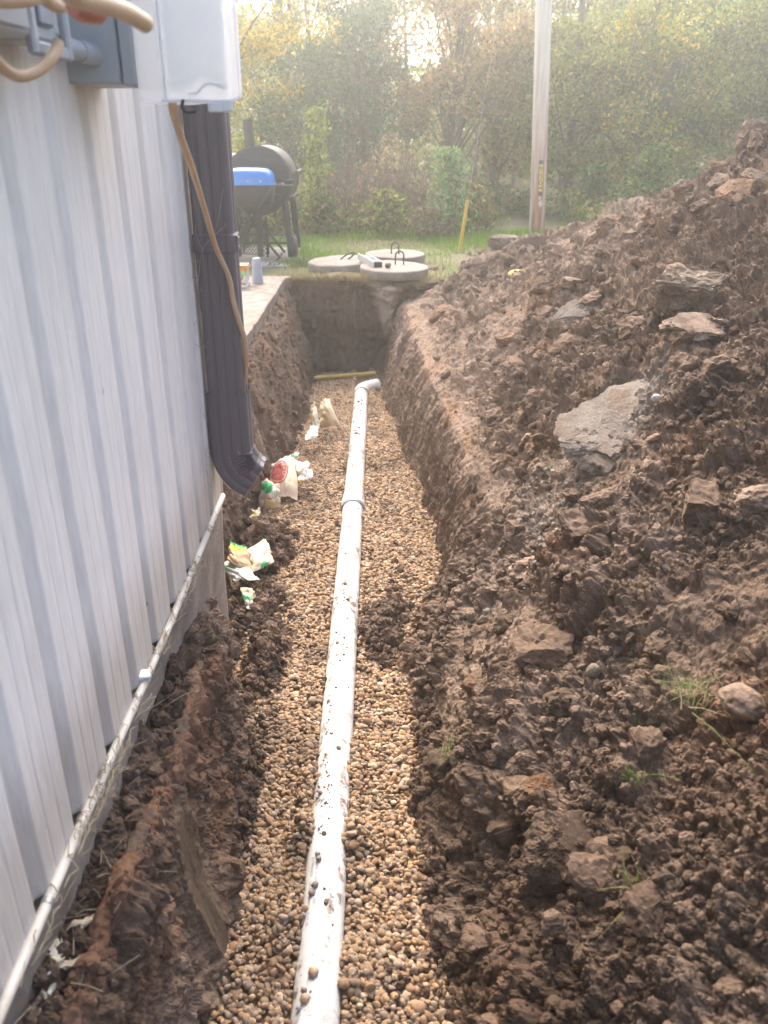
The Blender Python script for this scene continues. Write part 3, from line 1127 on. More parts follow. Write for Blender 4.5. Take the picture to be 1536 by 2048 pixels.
    r3 = tag(empty('switch_enclosure', (-.54, 1.2, 1.4)), 'flat grey electrical enclosure beside the small outlet box', 'box')
    MB().box(-.578, -.504, 1.02, 1.372, 1.362, 1.72, .006).build('enclosure', gm, r3)
    MB().tube([(-.545, 1.27, 1.362), (-.545, 1.27, 1.335)], .016, 14).build('knockout_fitting', simple('black_fitting', (.03, .035, .04), .6), r3)
    MB().box(-.503, -.499, 1.03, 1.362, 1.372, 1.71, .002).build('door', gm, r3)
    # cords
    tan = simple('tan_cord_jacket', (.46, .315, .195), .5, var=.08, scale=14)
    P = [at(345, 205, 1.76), at(346, 222, 1.77), at(362, 275, 1.9), at(385, 340, 2.1), at(408, 415, 2.35), at(432, 495, 2.54), at(458, 555, 2.577), at(466, 600, 2.58), at(477, 640, 2.59),
         at(490, 680, 2.60), at(492, 720, 2.62), at(489, 770, 2.66), at(487, 800, 2.72)]
    o = MB().tube(curve_pts(P, 8), .0078, 12).build('extension_cord', tan)
    tag(o, 'long tan cord hanging from the clear cover down past the downspout', 'cord')
    P = [at(118, -60, .98), at(140, -14, 1.0), at(190, 2, 1.08), at(245, 21, 1.18), at(282, 42, 1.26), at(291, 48, 1.29)]
    rr = [.0118] * 40 + [.0112]
    c = curve_pts(P, 8)
    o = MB().tube(c, [.0115] * (len(c) - 2) + [.009, .004], 14).build('extension_cord', tan)
    tag(o, 'thick tan cord end reaching over the grey box, close up', 'cord')
    P = [at(-50, -8, 1.15), at(0, 0, 1.18), at(50, -2, 1.22), at(80, -8, 1.27), at(100, 4, 1.3), at(118, 12, 1.33), at(126, 0, 1.36), at(124, -30, 1.38)]
    o = MB().tube(curve_pts(P, 8), .0095, 12).build('extension_cord', tan)
    tag(o, 'tan cord curling into the top of the small outlet box', 'cord')
    P = [at(-40, 100, 1.26), at(-12, 118, 1.28), at(12, 140, 1.31), at(40, 152, 1.335), at(72, 143, 1.365), at(98, 122, 1.39), at(112, 102, 1.41), at(117, 84, 1.42)]
    o = MB().tube(curve_pts(P, 8), .0085, 12).build('extension_cord', tan)
    tag(o, 'tan cord hanging in a loop under the grey boxes', 'cord')
    om = simple('orange_plug_rubber', (.42, .155, .10), .55, var=.15)
    c0, c1 = at(146, 14, 1.18), at(205, 22, 1.26)
    a = MB().tube([c0, c0.lerp(c1, .25), c0.lerp(c1, .75), c1], [.010, .0165, .0165, .009], 16)
    o = a.build('orange_plug', om)
    tag(o, 'blurry orange rubber plug tucked behind the thick tan cord', 'plug')


build_boxes()

# ------------------------------------------------------------------ sewer pipe
PIPE_X = lambda y: -.157 - .0055 * (y - 1.31)
PIPE_R = .0565


def build_pipe():
    root = tag(empty('sewer_pipe', (PIPE_X(4.0), 4.0, float(gz(4.0)))), 'long white plastic sewer pipe lying on the gravel, speckled with mud', 'pipe')
    m, nt, b = new_mat('white_plastic_pipe')
    v = coords(nt)
    n1 = noise(nt, v, 26, 6, .75)
    n2 = noise(nt, coords(nt, (1, .35, 1)), 7, 5, .65)
    n3 = noise(nt, v, 110, 2, .5)
    mud = ramp(nt, n2, [(.46, (0, 0, 0)), (.56, (1,) * 3)])
    spk = ramp(nt, n1, [(.49, (0, 0, 0)), (.56, (.9,) * 3)])
    dot = ramp(nt, n3, [(.74, (0, 0, 0)), (.77, (1,) * 3)])
    c = mixc(nt, (.62, .61, .585), (.14, .092, .058), mixc(nt, (0, 0, 0), spk, mud))
    c = mixc(nt, c, (.17, .12, .085), mixc(nt, (0, 0, 0), dot, 0.8))
    nt.links.new(c, b.inputs['Base Color'])
    b.inputs['Roughness'].default_value = .35
    def axis(y):
        return Vector((PIPE_X(y), y, float(gz(y))))
    a = MB()
    a.tube([axis(y) for y in np.linspace(.2, 4.34, 30)], PIPE_R, 48)
    a.build('pipe_length', m, root)
    a = MB()
    a.tube([axis(4.24), axis(4.245), axis(4.36), axis(4.42), axis(4.5)], [PIPE_R + .0075, PIPE_R + .0085, PIPE_R + .0085, PIPE_R + .004, PIPE_R], 48, False)
    ys = np.linspace(4.5, 6.72, 18)
    a.tube([axis(y) for y in ys], PIPE_R, 48, False)
    a.build('pipe_length', m, root)
    g = MB()
    g.tube([axis(4.228), axis(4.243)], [PIPE_R + .006, PIPE_R + .0098], 48)
    g.tube([axis(4.243), axis(4.252)], PIPE_R + .0098, 48)
    g.build('gasket', simple('grey_gasket', (.20, .21, .25), .6), root)
    # elbow at the far end, turning right
    e = axis(6.70)
    ang = lambda t: t * math.radians(62)
    pts = [e + Vector((0, -.03, 0)), e + Vector((0, .05, 0))]
    R = .15
    for k in range(1, 11):
        t = ang(k / 10)
        pts.append(e + Vector((R * (1 - math.cos(t)), .05 + R * math.sin(t), 0)))
    d = Vector((math.sin(ang(1)), math.cos(ang(1)), 0))
    pts += [pts[-1] + d * .03, pts[-1] + d * .06]
    rs = [PIPE_R + .007, PIPE_R + .007] + [PIPE_R + .004] * 10 + [PIPE_R + .008] * 2
    MB().tube(pts, rs, 32).build('elbow', m, root)
    hub = MB().tube([e + Vector((0, -.036, 0)), e + Vector((0, -.026, 0))], PIPE_R + .0088, 40)
    hub.build('hub_ring', simple('hub_ring_grey', (.45, .46, .48), .5), root)  # plain grey ring round the mouth of the elbow
    # printed line along the left upper side: two rows of small grey characters
    ink = simple('print_ink', (.25, .26, .28), .6, var=.25, scale=60)
    def printed(text, y0, th, size):
        cu = bpy.data.curves.new('print', 'FONT')
        cu.body = text
        cu.size = size
        cu.resolution_u = 2
        t = bpy.data.objects.new('print_source', cu)
        me0 = bpy.data.meshes.new_from_object(t)
        bpy.data.objects.remove(t)
        V = np.zeros(len(me0.vertices) * 3)
        me0.vertices.foreach_get('co', V)
        V = V.reshape(-1, 3)
        out = []
        for u, w, _ in V:
            y = y0 - u                                  # reads towards the camera
            a = th + w / PIPE_R
            p = axis(y)
            out.append((p.x + (PIPE_R + .0007) * math.sin(a), p.y, p.z + (PIPE_R + .0007) * math.cos(a)))
        FA = [tuple(p.vertices) for p in me0.polygons]
        bpy.data.meshes.remove(me0)
        return out, FA
    for k, y in enumerate((1.69, 2.55, 3.5)):
        mb = MB()
        for th, tx in ((-.46, '4 IN  SDR 35  PVC SEWER PIPE'), (-.72, 'ASTM D3034    GASKET JOINT    35 11 09')):
            V, FA = printed(tx, y, th, .0125)
            mb.add(V, FA)
        mb.build('printed_lettering', ink, root)
    return axis


PIPE_AXIS = build_pipe()


def on_pipe(y, th, lift=0.0):
    p = PIPE_AXIS(y)
    n = Vector((math.sin(th), 0, math.cos(th)))
    return p + n * (PIPE_R + lift), n


# ------------------------------------------------------------------ scattering of small stones and crumbs by geometry nodes
def scatter(name, P, scale, rot, idx, tint, mat, nvar=8, subdiv=2, amp=.45, freq=1.6, facet=False):
    n = len(P)
    me = bpy.data.meshes.new(name)
    me.vertices.add(n)
    me.vertices.foreach_set('co', np.ascontiguousarray(P, np.float32).ravel())
    for nm, typ, arr, key in (('size', 'FLOAT_VECTOR', scale, 'vector'), ('turn', 'FLOAT_VECTOR', rot, 'vector')):
        a = me.attributes.new(nm, typ, 'POINT')
        a.data.foreach_set(key, np.ascontiguousarray(arr, np.float32).ravel())
    a = me.attributes.new('pick', 'INT', 'POINT')
    a.data.foreach_set('value', np.ascontiguousarray(idx, np.int32))
    a = me.attributes.new('tint', 'FLOAT_COLOR', 'POINT')
    c = np.ones((n, 4), np.float32)
    c[:, :3] = tint
    a.data.foreach_set('color', c.ravel())
    me.update()
    o = link(name, me, mat)
    ng = bpy.data.node_groups.new(name + '_scatter', 'GeometryNodeTree')
    ng.interface.new_socket('Geometry', in_out='INPUT', socket_type='NodeSocketGeometry')
    ng.interface.new_socket('Geometry', in_out='OUTPUT', socket_type='NodeSocketGeometry')
    nd, lk = ng.nodes, ng.links
    gi, go = nd.new('NodeGroupInput'), nd.new('NodeGroupOutput')
    g2i = nd.new('GeometryNodeGeometryToInstance')
    for v in range(nvar):
        ico = nd.new('GeometryNodeMeshIcoSphere')
        ico.inputs['Radius'].default_value = 1
        ico.inputs['Subdivisions'].default_value = subdiv
        sp = nd.new('GeometryNodeSetPosition')
        pos = nd.new('GeometryNodeInputPosition')
        ad = nd.new('ShaderNodeVectorMath')
        ad.operation = 'ADD'
        ad.inputs[1].default_value = (v * 7.31, v * 3.17, v * 5.03)
        nz = nd.new('ShaderNodeTexNoise')
        nz.inputs['Scale'].default_value = freq * .5
        nz.inputs['Detail'].default_value = 2.0 if amp < .8 else 6.0
        nz.inputs['Roughness'].default_value = .5 if amp < .8 else .72
        sb = nd.new('ShaderNodeVectorMath')
        sb.operation = 'SUBTRACT'
        sb.inputs[1].default_value = (.5, .5, .5)
        sc = nd.new('ShaderNodeVectorMath')
        sc.operation = 'SCALE'
        sc.inputs['Scale'].default_value = amp * 2
        lk.new(pos.outputs[0], ad.inputs[0])
        lk.new(ad.outputs[0], nz.inputs['Vector'])
        lk.new(nz.outputs['Color'], sb.inputs[0])
        lk.new(sb.outputs[0], sc.inputs[0])
        lk.new(ico.outputs[0], sp.inputs['Geometry'])
        lk.new(sc.outputs[0], sp.inputs['Offset'])
        if facet:
            last = sp.outputs[0]
        else:
            ss = nd.new('GeometryNodeSetShadeSmooth')
            lk.new(sp.outputs[0], ss.inputs[0])
            last = ss.outputs[0]
        sm = nd.new('GeometryNodeSetMaterial')
        sm.inputs['Material'].default_value = mat
        lk.new(last, sm.inputs[0])
        lk.new(sm.outputs[0], g2i.inputs[0])
    iop = nd.new('GeometryNodeInstanceOnPoints')
    iop.inputs['Pick Instance'].default_value = True
    def attr(nm, typ):
        a = nd.new('GeometryNodeInputNamedAttribute')
        a.data_type = typ
        a.inputs['Name'].default_value = nm
        return [s for s in a.outputs if s.enabled and s.name == 'Attribute'][0]
    e2r = nd.new('FunctionNodeEulerToRotation')
    lk.new(attr('turn', 'FLOAT_VECTOR'), e2r.inputs[0])
    lk.new(gi.outputs[0], iop.inputs['Points'])
    lk.new(g2i.outputs[0], iop.inputs['Instance'])
    lk.new(attr('pick', 'INT'), iop.inputs['Instance Index'])
    lk.new(e2r.outputs[0], iop.inputs['Rotation'])
    lk.new(attr('size', 'FLOAT_VECTOR'), iop.inputs['Scale'])
    lk.new(iop.outputs[0], go.inputs[0])
    md = o.modifiers.new('scatter', 'NODES')
    md.node_group = ng
    return o


# ------------------------------------------------------------------ pea gravel
PEB = np.array([(.40, .27, .15), (.34, .22, .12), (.46, .34, .21), (.28, .18, .105), (.50, .40, .28), (.22, .15, .10), (.36, .30, .24), (.42, .25, .12), (.30, .24, .18), (.55, .46, .35), (.18, .15, .13), (.38, .25, .14), (.37, .24, .135)])


def gravel_top(x, y):
    px = PIPE_X(y)
    g = gz(y) - .012 + fbm(x * 4, y * 4, 0, 801, 3) * .020
    g = g + .066 * np.exp(-(((x - px + .070) / .038) ** 2 + ((y - 1.80) / .055) ** 2))
    g = g + .062 * np.exp(-(((x - px - .072) / .036) ** 2 + ((y - 1.79) / .060) ** 2))
    g = g + .060 * np.exp(-(((x - px + .068) / .040) ** 2 + ((y - 2.00) / .15) ** 2))
    g = g + .050 * np.exp(-(((x - px - .068) / .040) ** 2 + ((y - 2.06) / .14) ** 2))
    g = g + .042 * np.exp(-(((x - px + .080) / .045) ** 2 + ((y - 1.50) / .10) ** 2)) + .040 * np.exp(-(((x - px - .080) / .04) ** 2 + ((y - 1.36) / .10) ** 2))
    g = g + (.016 + .022 * fbm(y * 5, 3, 0, 805, 3)) * np.exp(-((np.abs(x - px) - .070) / .035) ** 2)
    g = g + .03 * np.exp(-(((x - px + .085) / .05) ** 2 + ((y - 2.5) / .22) ** 2))
    g = g + .020 * np.exp(-(((x - px + .10) / .08) ** 2 + ((y - 1.45) / .25) ** 2))
    return g


def build_gravel():
    r = np.random.default_rng(11)
    pts, sizes = [], []
    # base layer sheet under the stones keeps the gaps closed
    n = 62000
    y = .45 + (7.5 - .45) * r.random(n) ** 1.0
    left = np.interp(y, LY, L3[:, 0]) - .07
    right = np.interp(y, TY, T_XR) + .04
    x = left + (right - left) * r.random(n)
    z = gravel_top(x, y) + r.normal(0, .0035, n) - .002
    rad = r.lognormal(math.log(.0071), .28, n)
    rad = np.clip(rad, .0038, .0150)
    # none inside the pipe
    d = np.hypot(x - PIPE_X(y), z - gz(y))
    inside = (d < PIPE_R + rad * .55)
    push = np.where(z > gz(y) + .02, 1, 0)
    keep = ~inside | ((push == 1) & (z - gz(y) > np.sqrt(np.maximum(PIPE_R ** 2 - (x - PIPE_X(y)) ** 2, 0)) - .002))
    # muddy clearings
    P = np.stack([x, y, z], 1)[keep]
    rad = rad[keep]
    m = len(P)
    sc = np.stack([rad * r.uniform(.9, 1.45, m), rad * r.uniform(.85, 1.1, m), rad * r.uniform(.55, .85, m)], 1)
    rot = np.stack([r.normal(0, .5, m), r.normal(0, .5, m), r.uniform(0, 6.28, m)], 1)
    k = r.integers(0, len(PEB), m)
    tint = (PEB[k] * .65 + np.array((.37, .26, .16)) * .35) * np.array((.84, .80, .775)) * r.uniform(.78, 1.18, (m, 1))
    xx, yy = P[:, 0], P[:, 1]
    mud = sstep(.28, .55, fbm(xx * 5, yy * 3.2, 0, 811, 3) + .6 * np.exp(-(((xx - .06) / .11) ** 2 + ((yy - 2.95) / .28) ** 2)) + .5 * sstep(.10, .0, xx - (np.interp(yy, LY, L3[:, 0]) - .02)) )
    tint = tint * (1 - .55 * mud[:, None]) + np.array((.12, .08, .055)) * .5 * mud[:, None]
    mt, nt, b = new_mat('pebble')
    a = nt.nodes.new('ShaderNodeAttribute')
    a.attribute_name = 'tint'
    a.attribute_type = 'INSTANCER'
    g = nt.nodes.new('ShaderNodeNewGeometry')
    nn = noise(nt, g.outputs['Position'], 130, 4)
    nt.links.new(mixc(nt, a.outputs['Color'], ramp(nt, nn, [(.3, (.82,) * 3), (.7, (1.18,) * 3)]), 1, 'MULTIPLY'), b.inputs['Base Color'])
    b.inputs['Roughness'].default_value = .8
    b.inputs['Specular IOR Level'].default_value = .2
    o = scatter('gravel', P, sc, rot, r.integers(0, 10, m), tint, mt, 10, 2, .44, 1.9)
    tag(o, 'tan and brown pea gravel filling the trench floor', 'gravel', kind='stuff')
    ys = np.linspace(.2, 7.6, 200)
    u = np.linspace(0, 1, 26)
    L = np.interp(ys, LY, L3[:, 0]) - .09
    R = np.interp(ys, TY, T_XR) + .06
    X = L[:, None] + (R - L)[:, None] * u[None, :]
    Y = np.repeat(ys[:, None], 26, 1)
    Z = gravel_top(X, Y) - .010
    V = np.stack([X, Y, Z], -1).reshape(-1, 3)
    o2 = link('gravel_bed', np_mesh('gravel_bed', V, grid_faces(200, 26), True, np.tile(np.array((.22, .15, .09)), (len(V), 1))), M_SOIL)
    tag(o2, 'muddy grit under the pea gravel', kind='structure')
    return mt


build_gravel()


def rock_mesh(name, size, seed, subdiv=3, amp=.3, freq=1.5, col=None, mud=None, flat=0.0):
    import bmesh
    bm = bmesh.new()
    bmesh.ops.create_icosphere(bm, subdivisions=subdiv, radius=1.0)
    V = np.array([v.co[:] for v in bm.verts])
    FA = np.array([[v.index for v in f.verts] for f in bm.faces])
    bm.free()
    n = V.copy()
    x, y, z = n.T
    d = 1 + amp * fbm(x * freq, y * freq, z * freq, seed * 13 + 1000, 3) + amp * .35 * fbm(x * freq * 4, y * freq * 4, z * freq * 4, seed * 13 + 1003, 3)
    if amp > .25 and subdiv > 3:
        d = d + .07 * (0.5 - np.abs(fbm(x * 4.5, y * 4.5, z * 4.5, seed + 2000, 3))) * 2 + .025 * fbm(x * 16, y * 16, z * 16, seed + 2100, 2)
    V = n * d[:, None]
    if amp > .25:
        rr = np.random.default_rng(seed + 500)
        for _ in range(9):
            q = rr.normal(0, 1, 3)
            q /= np.linalg.norm(q)
            lim = rr.uniform(.52, .85)
            e = V @ q
            V = V - np.outer(np.maximum(e - lim, 0) * .85, q)
        V = V + n * (.20 * fbm(x * 3.5, y * 3.5, z * 3.5, seed + 2200, 5, .68))[:, None]
    if flat:
        lim = 1 - flat
        V[:, 2] = np.where(V[:, 2] > lim, lim + (V[:, 2] - lim) * .15, V[:, 2])
    V = V * np.asarray(size)
    c = None
    if col is not None:
        c = np.tile(np.asarray(col, float), (len(V), 1))
        k = fbm(x * 2.2, y * 2.2, z * 2.2, seed + 3000, 4)
        c = c * (1 + .35 * k)[:, None]
        if mud is not None:
            c = blend(c, mud, sstep(-.05, .35, fbm(x * 1.6, y * 1.6, z * 1.6, seed + 3100, 3)))
    return np_mesh(name, V, FA, amp <= .25, c)


# pebbles and mud lumps lying loose on the pipe
def build_pipe_pebbles():
    spots = [(613, 1795, .010, 'twin of touching brown pebbles'), ]
    mats = {'tan': simple('tan_pebble', (.40, .27, .16), .55, var=.2, scale=90), 'brown': simple('brown_pebble', (.20, .145, .115), .6, var=.2, scale=90), 'grey': simple('grey_pebble', (.27, .25, .24), .6, var=.2, scale=90)}
    L = [(1.327, -.10, .0125, 'tan', 'large tan pebble alone on top of the white pipe'),
         (1.262, -.36, .0105, 'tan', 'tan pebble resting against a brown one on the white pipe'),
         (1.285, -.44, .0070, 'brown', 'brown pebble leaning on the tan one on the white pipe'),
         (1.245, -.60, .0062, 'grey', 'dark grey pebble on the printed side of the white pipe'),
         (1.560, -.50, .0082, 'brown', 'round brown pebble on the print of the white pipe'),
         (1.585, -.36, .0088, 'brown', 'angular brown pebble behind a round one on the white pipe'),
         (1.672, -.28, .0082, 'brown', 'smooth brown pebble touching a darker one on the white pipe'),
         (1.690, -.37, .0078, 'grey', 'dark pebble touching a smooth brown one on the white pipe')]
    for k, (y, th, s, c, lab) in enumerate(L):
        p, n = on_pipe(y, th, s * .55)
        me = rock_mesh('loose_pebble', (s * 1.1, s, s * .8), k + 40, 3, .22, 1.2)
        o = link('loose_pebble', me, mats[c])
        o.location = p
        o.rotation_euler = (random.uniform(-.3, .3), th, random.uniform(0, 6))
        tag(o, lab, 'pebble', 'pebbles lying on the white pipe')
    # scattered crumbs of mud on the pipe
    r = np.random.default_rng(21)
    P, sc, rot, tint = [], [], [], []
    cl = [(2.22, -.25), (2.62, -.3), (2.75, -.2), (3.1, -.1), (3.18, -.35), (3.25, -.3), (1.93, -.2), (2.0, -.1), (2.05, -.35), (4.8, -.1), (5.5, 0), (6.2, .1), (3.6, -.2), (1.84, 0), (1.88, -.25)]
    for _ in range(280):
        if r.random() < .7:
            c = cl[r.integers(len(cl))]
            y, th = c[0] + r.normal(0, .06), c[1] + r.normal(0, .28)
        else:
            y, th = r.uniform(.9, 6.6), r.normal(-.1, .5)
        s = float(np.clip(r.lognormal(math.log(.0022), .6), .0009, .0085)) * (1 + .12 * y)
        p, n = on_pipe(y, th, s * .3)
        P.append(p)
        sc.append((s * r.uniform(.8, 1.6), s, s * .6))
        rot.append((0, th, r.uniform(0, 6)))
        tint.append(C_BROWN * r.uniform(.7, 1.7))
    o = scatter('mud_crumbs', np.array(P), np.array(sc), np.array(rot), r.integers(0, 6, len(P)), np.array(tint), M_SOIL_I, 6, 1, .5, 1.8)
    tag(o, 'specks and crumbs of mud scattered along the top of the white pipe', 'mud', kind='stuff')


build_pipe_pebbles()

# ------------------------------------------------------------------ crumbs and clods of soil
def build_crumbs():
    r = np.random.default_rng(31)
    P, sc, rot, tint = [], [], [], []
    nr, nc = PILE_S.shape
    vis = 430
    n = 40000
    i = r.integers(0, nr - 60, n)
    j = r.integers(6, vis, n)
    p = PILE[i, j]
    nn = PILE_N[i, j]
    y = p[:, 1]
    ok = (p[:, 1] > .55)
    zl = np.interp(y, TY, T_ZL)
    steep = (p[:, 2] < zl + .09) & (y > 3.3)
    ok &= ~(steep & (r.random(n) < .965))
    ok &= r.random(n) > PILE_SM[i, j] * .8
    ok &= r.random(n) < sstep(-.5, .2, fbm(p[:, 0] * 2.2, p[:, 1] * 2.2, 0, 900, 3))*.9+.1
    p, nn, y = p[ok], nn[ok], y[ok]
    m = len(p)
    dist = np.sqrt(p[:, 1] ** 2 + (1.25 - p[:, 2]) ** 2)
    s = np.clip(r.pareto(2.3, m) * .0018 * dist + .0009 * dist, .0014, np.minimum(.026, .0065 * dist))
    P.append(p + nn * (s * .25)[:, None])
    sc.append(np.stack([s * r.uniform(.9, 1.5, m), s * r.uniform(.8, 1.2, m), s * r.uniform(.6, .95, m)], 1))
    rot.append(r.uniform(-1.2, 1.2, (m, 3)) * np.array((1, 1, 3)))
    tint.append(PILE_C[i, j][ok] * r.uniform(.75, 1.25, (m, 1)))
    nr, nc = BANK.shape[:2]
    n = 9000
    i = r.integers(0, nr, n)
    j = r.integers(4, nc - 18, n)
    p, nn = BANK[i, j], BANK_N[i, j]
    steep = (nn[:, 2] < .5)
    ok = (p[:, 1] > .6) & ~(steep & (r.random(n) < .72)) & ~((np.abs(p[:, 1] - 1.44) < .13) & steep)
    p, nn = p[ok], nn[ok]
    m = len(p)
    dist = np.sqrt(p[:, 1] ** 2 + (1.25 - p[:, 2]) ** 2)
    s = np.clip(r.pareto(2.2, m) * .0022 * dist + .0014 * dist, .002, .022)
    P.append(p + nn * (s * .25)[:, None])
    sc.append(np.stack([s * r.uniform(.9, 1.5, m), s * r.uniform(.8, 1.2, m), s * r.uniform(.6, .95, m)], 1))
    rot.append(r.uniform(-1.2, 1.2, (m, 3)) * np.array((1, 1, 3)))
    tint.append(BANK_C[i, j][ok] * r.uniform(.75, 1.25, (m, 1)))
    # crumbs fallen on the gravel near both sides and in heaps
    def heap(cx, cy, sx, sy, n, hmax, smin, smax):
        x = r.normal(cx, sx, n)
        yv = r.normal(cy, sy, n)
        q = np.exp(-(((x - cx) / (sx * 1.5)) ** 2 + ((yv - cy) / (sy * 1.5)) ** 2))
        z = gravel_top(x, yv) + hmax * q * r.random(n) ** .5
        s = np.clip(smin * (1 + r.pareto(1.6, n)), smin, smax) * (.6 + .6 * q)
        dd = np.hypot(x - PIPE_X(yv), z - gz(yv))
        k = dd > PIPE_R + s * .4
        P.append(np.stack([x, yv, z], 1)[k])
        sc.append((np.stack([s * 1.2, s, s * .85], 1))[k])
        rot.append(r.uniform(-2, 2, (k.sum(), 3)))
        tint.append(np.tile(C_DARK * 1.35, (k.sum(), 1)) * r.uniform(.7, 1.5, (k.sum(), 1)))
    heap(-.01, 2.95, .045, .13, 330, .055, .006, .030)
    heap(.05, 3.15, .04, .10, 120, .03, .006, .026)
    heap(-.60, 3.72, .075, .15, 620, .16, .006, .030)
    heap(-.56, 3.12, .07, .12, 420, .05, .006, .026)
    heap(-.66, 2.92, .05, .10, 240, .12, .005, .022)
    heap(-.46, 2.75, .04, .16, 260, .08, .006, .030)
    heap(-.42, 1.95, .02, .22, 220, .05, .004, .018)
    heap(.15, 1.62, .03, .20, 160, .03, .004, .017)
    heap(.15, 2.25, .03, .25, 220, .05, .005, .022)
    heap(.05, 1.35, .05, .18, 40, .01, .004, .012)
    for _ in range(30):
        heap(r.uniform(-.4, .1), r.uniform(2.1, 6.8), .025, .05, 9, .006, .004, .014)
    P, sc, rot, tint = map(np.concatenate, (P, sc, rot, tint))
    o = scatter('soil_crumbs', P, sc, rot, r.integers(0, 10, len(P)), tint, M_SOIL_I, 10, 3, .95, 2.6, True)
    tag(o, 'loose crumbs of brown soil scattered over the heap and bank', 'soil', kind='stuff')


build_crumbs()


def build_clods():
    r = random.Random(17)
    protos = []
    for k in range(9):
        protos.append([rock_mesh('dirt_clod', (1, .85, .72), 60 + k, 4, .5, 1.25, c, C_BROWN) for c in (C_BROWN * .95, C_DRY, C_DARK * 1.1, C_ORANGE * .35 + C_BROWN * .6)])
    marks = [((.88, 3.06), 'the pale grey clay lump'), ((1.08, 4.6), 'the slant topped clay lump'), ((1.30, 3.65), 'the rough grey clay boulder'), ((1.2, 3.3), 'the flat tan clay flake'),
             ((.42, 1.44), 'the big smooth faced clod'), ((.30, 1.86), 'the broad lumpy lip clod'), ((1.59, 6.0), 'the reddish skyline boulder'), ((2.1, 5.25), 'the highest boulder'),
             ((.57, 1.9), 'the tan egg shaped stone'), ((.34, 2.66), 'the flat buff stone'), ((.745, 1.66), 'the large grass tuft'), ((.97, 6.3), 'the yellow foam scrap'), ((.5, .93), 'the wide clod at the bottom edge')]
    words = ('brown', 'dry pale', 'moist dark', 'rusty')
    used = set()
    n = 0
    tries = 0
    placed = [(Vector((.88, 3.06, .2)), .3), (Vector((.42, 1.44, -.1)), .09)]
    while n < 105 and tries < 6000:
        tries += 1
        y = .85 + 7.3 * r.random() ** 1.25
        i = int(np.argmin(np.abs(PILE_Y - y)))
        j = r.randrange(50, 430)
        p = Vector(PILE[i, j])
        if p.z < float(np.interp(y, TY, T_ZL)) + (.12 if y > 3.2 else -.03) and y > 2.6:
            continue
        dist = math.hypot(y, 1.25 - p.z)
        s = min(.085, dist * (.007 + .0085 * r.paretovariate(2.2)))
        if any((p - q).length < .8 * (s + t) for q, t in placed):
            continue
        u = r.random()
        c = 0 if u < .5 else 1 if u < .7 + .05 * (y > 3) else 2 if u < .92 else 3
        if y < 2 and c == 1:
            c = 2
        mk = min(marks, key=lambda m: (m[0][0] - p.x) ** 2 + (m[0][1] - p.y) ** 2)
        dx, dy = p.x - mk[0][0], p.y - mk[0][1]
        rel = ('uphill of' if dx > 0 else 'downhill of') if abs(dx) > abs(dy) else ('just beyond' if dy > 0 else 'in front of')
        size = 'large' if s > .05 else 'medium' if s > .028 else 'small'
        lab = '%s %s soil clod %s %s' % (size, words[c], rel, mk[1])
        if lab in used:
            continue
        used.add(lab)
        placed.append((p, s))
        o = bpy.data.objects.new('dirt_clod', protos[r.randrange(9)][c])
        COL.objects.link(o)
        if len(o.data.materials) == 0:
            o.data.materials.append(M_SOIL)
        nn = Vector(PILE_N[i, j])
        o.location = p + nn * s * .02
        o.rotation_euler = (r.uniform(-.5, .5), r.uniform(-.5, .5), r.uniform(0, 6.28))
        o.scale = (s * r.uniform(.85, 1.25),) * 2 + (s * r.uniform(.8, 1.1),)
        tag(o, lab, 'clod', 'loose clods of soil on the heap')
        n += 1


build_clods()


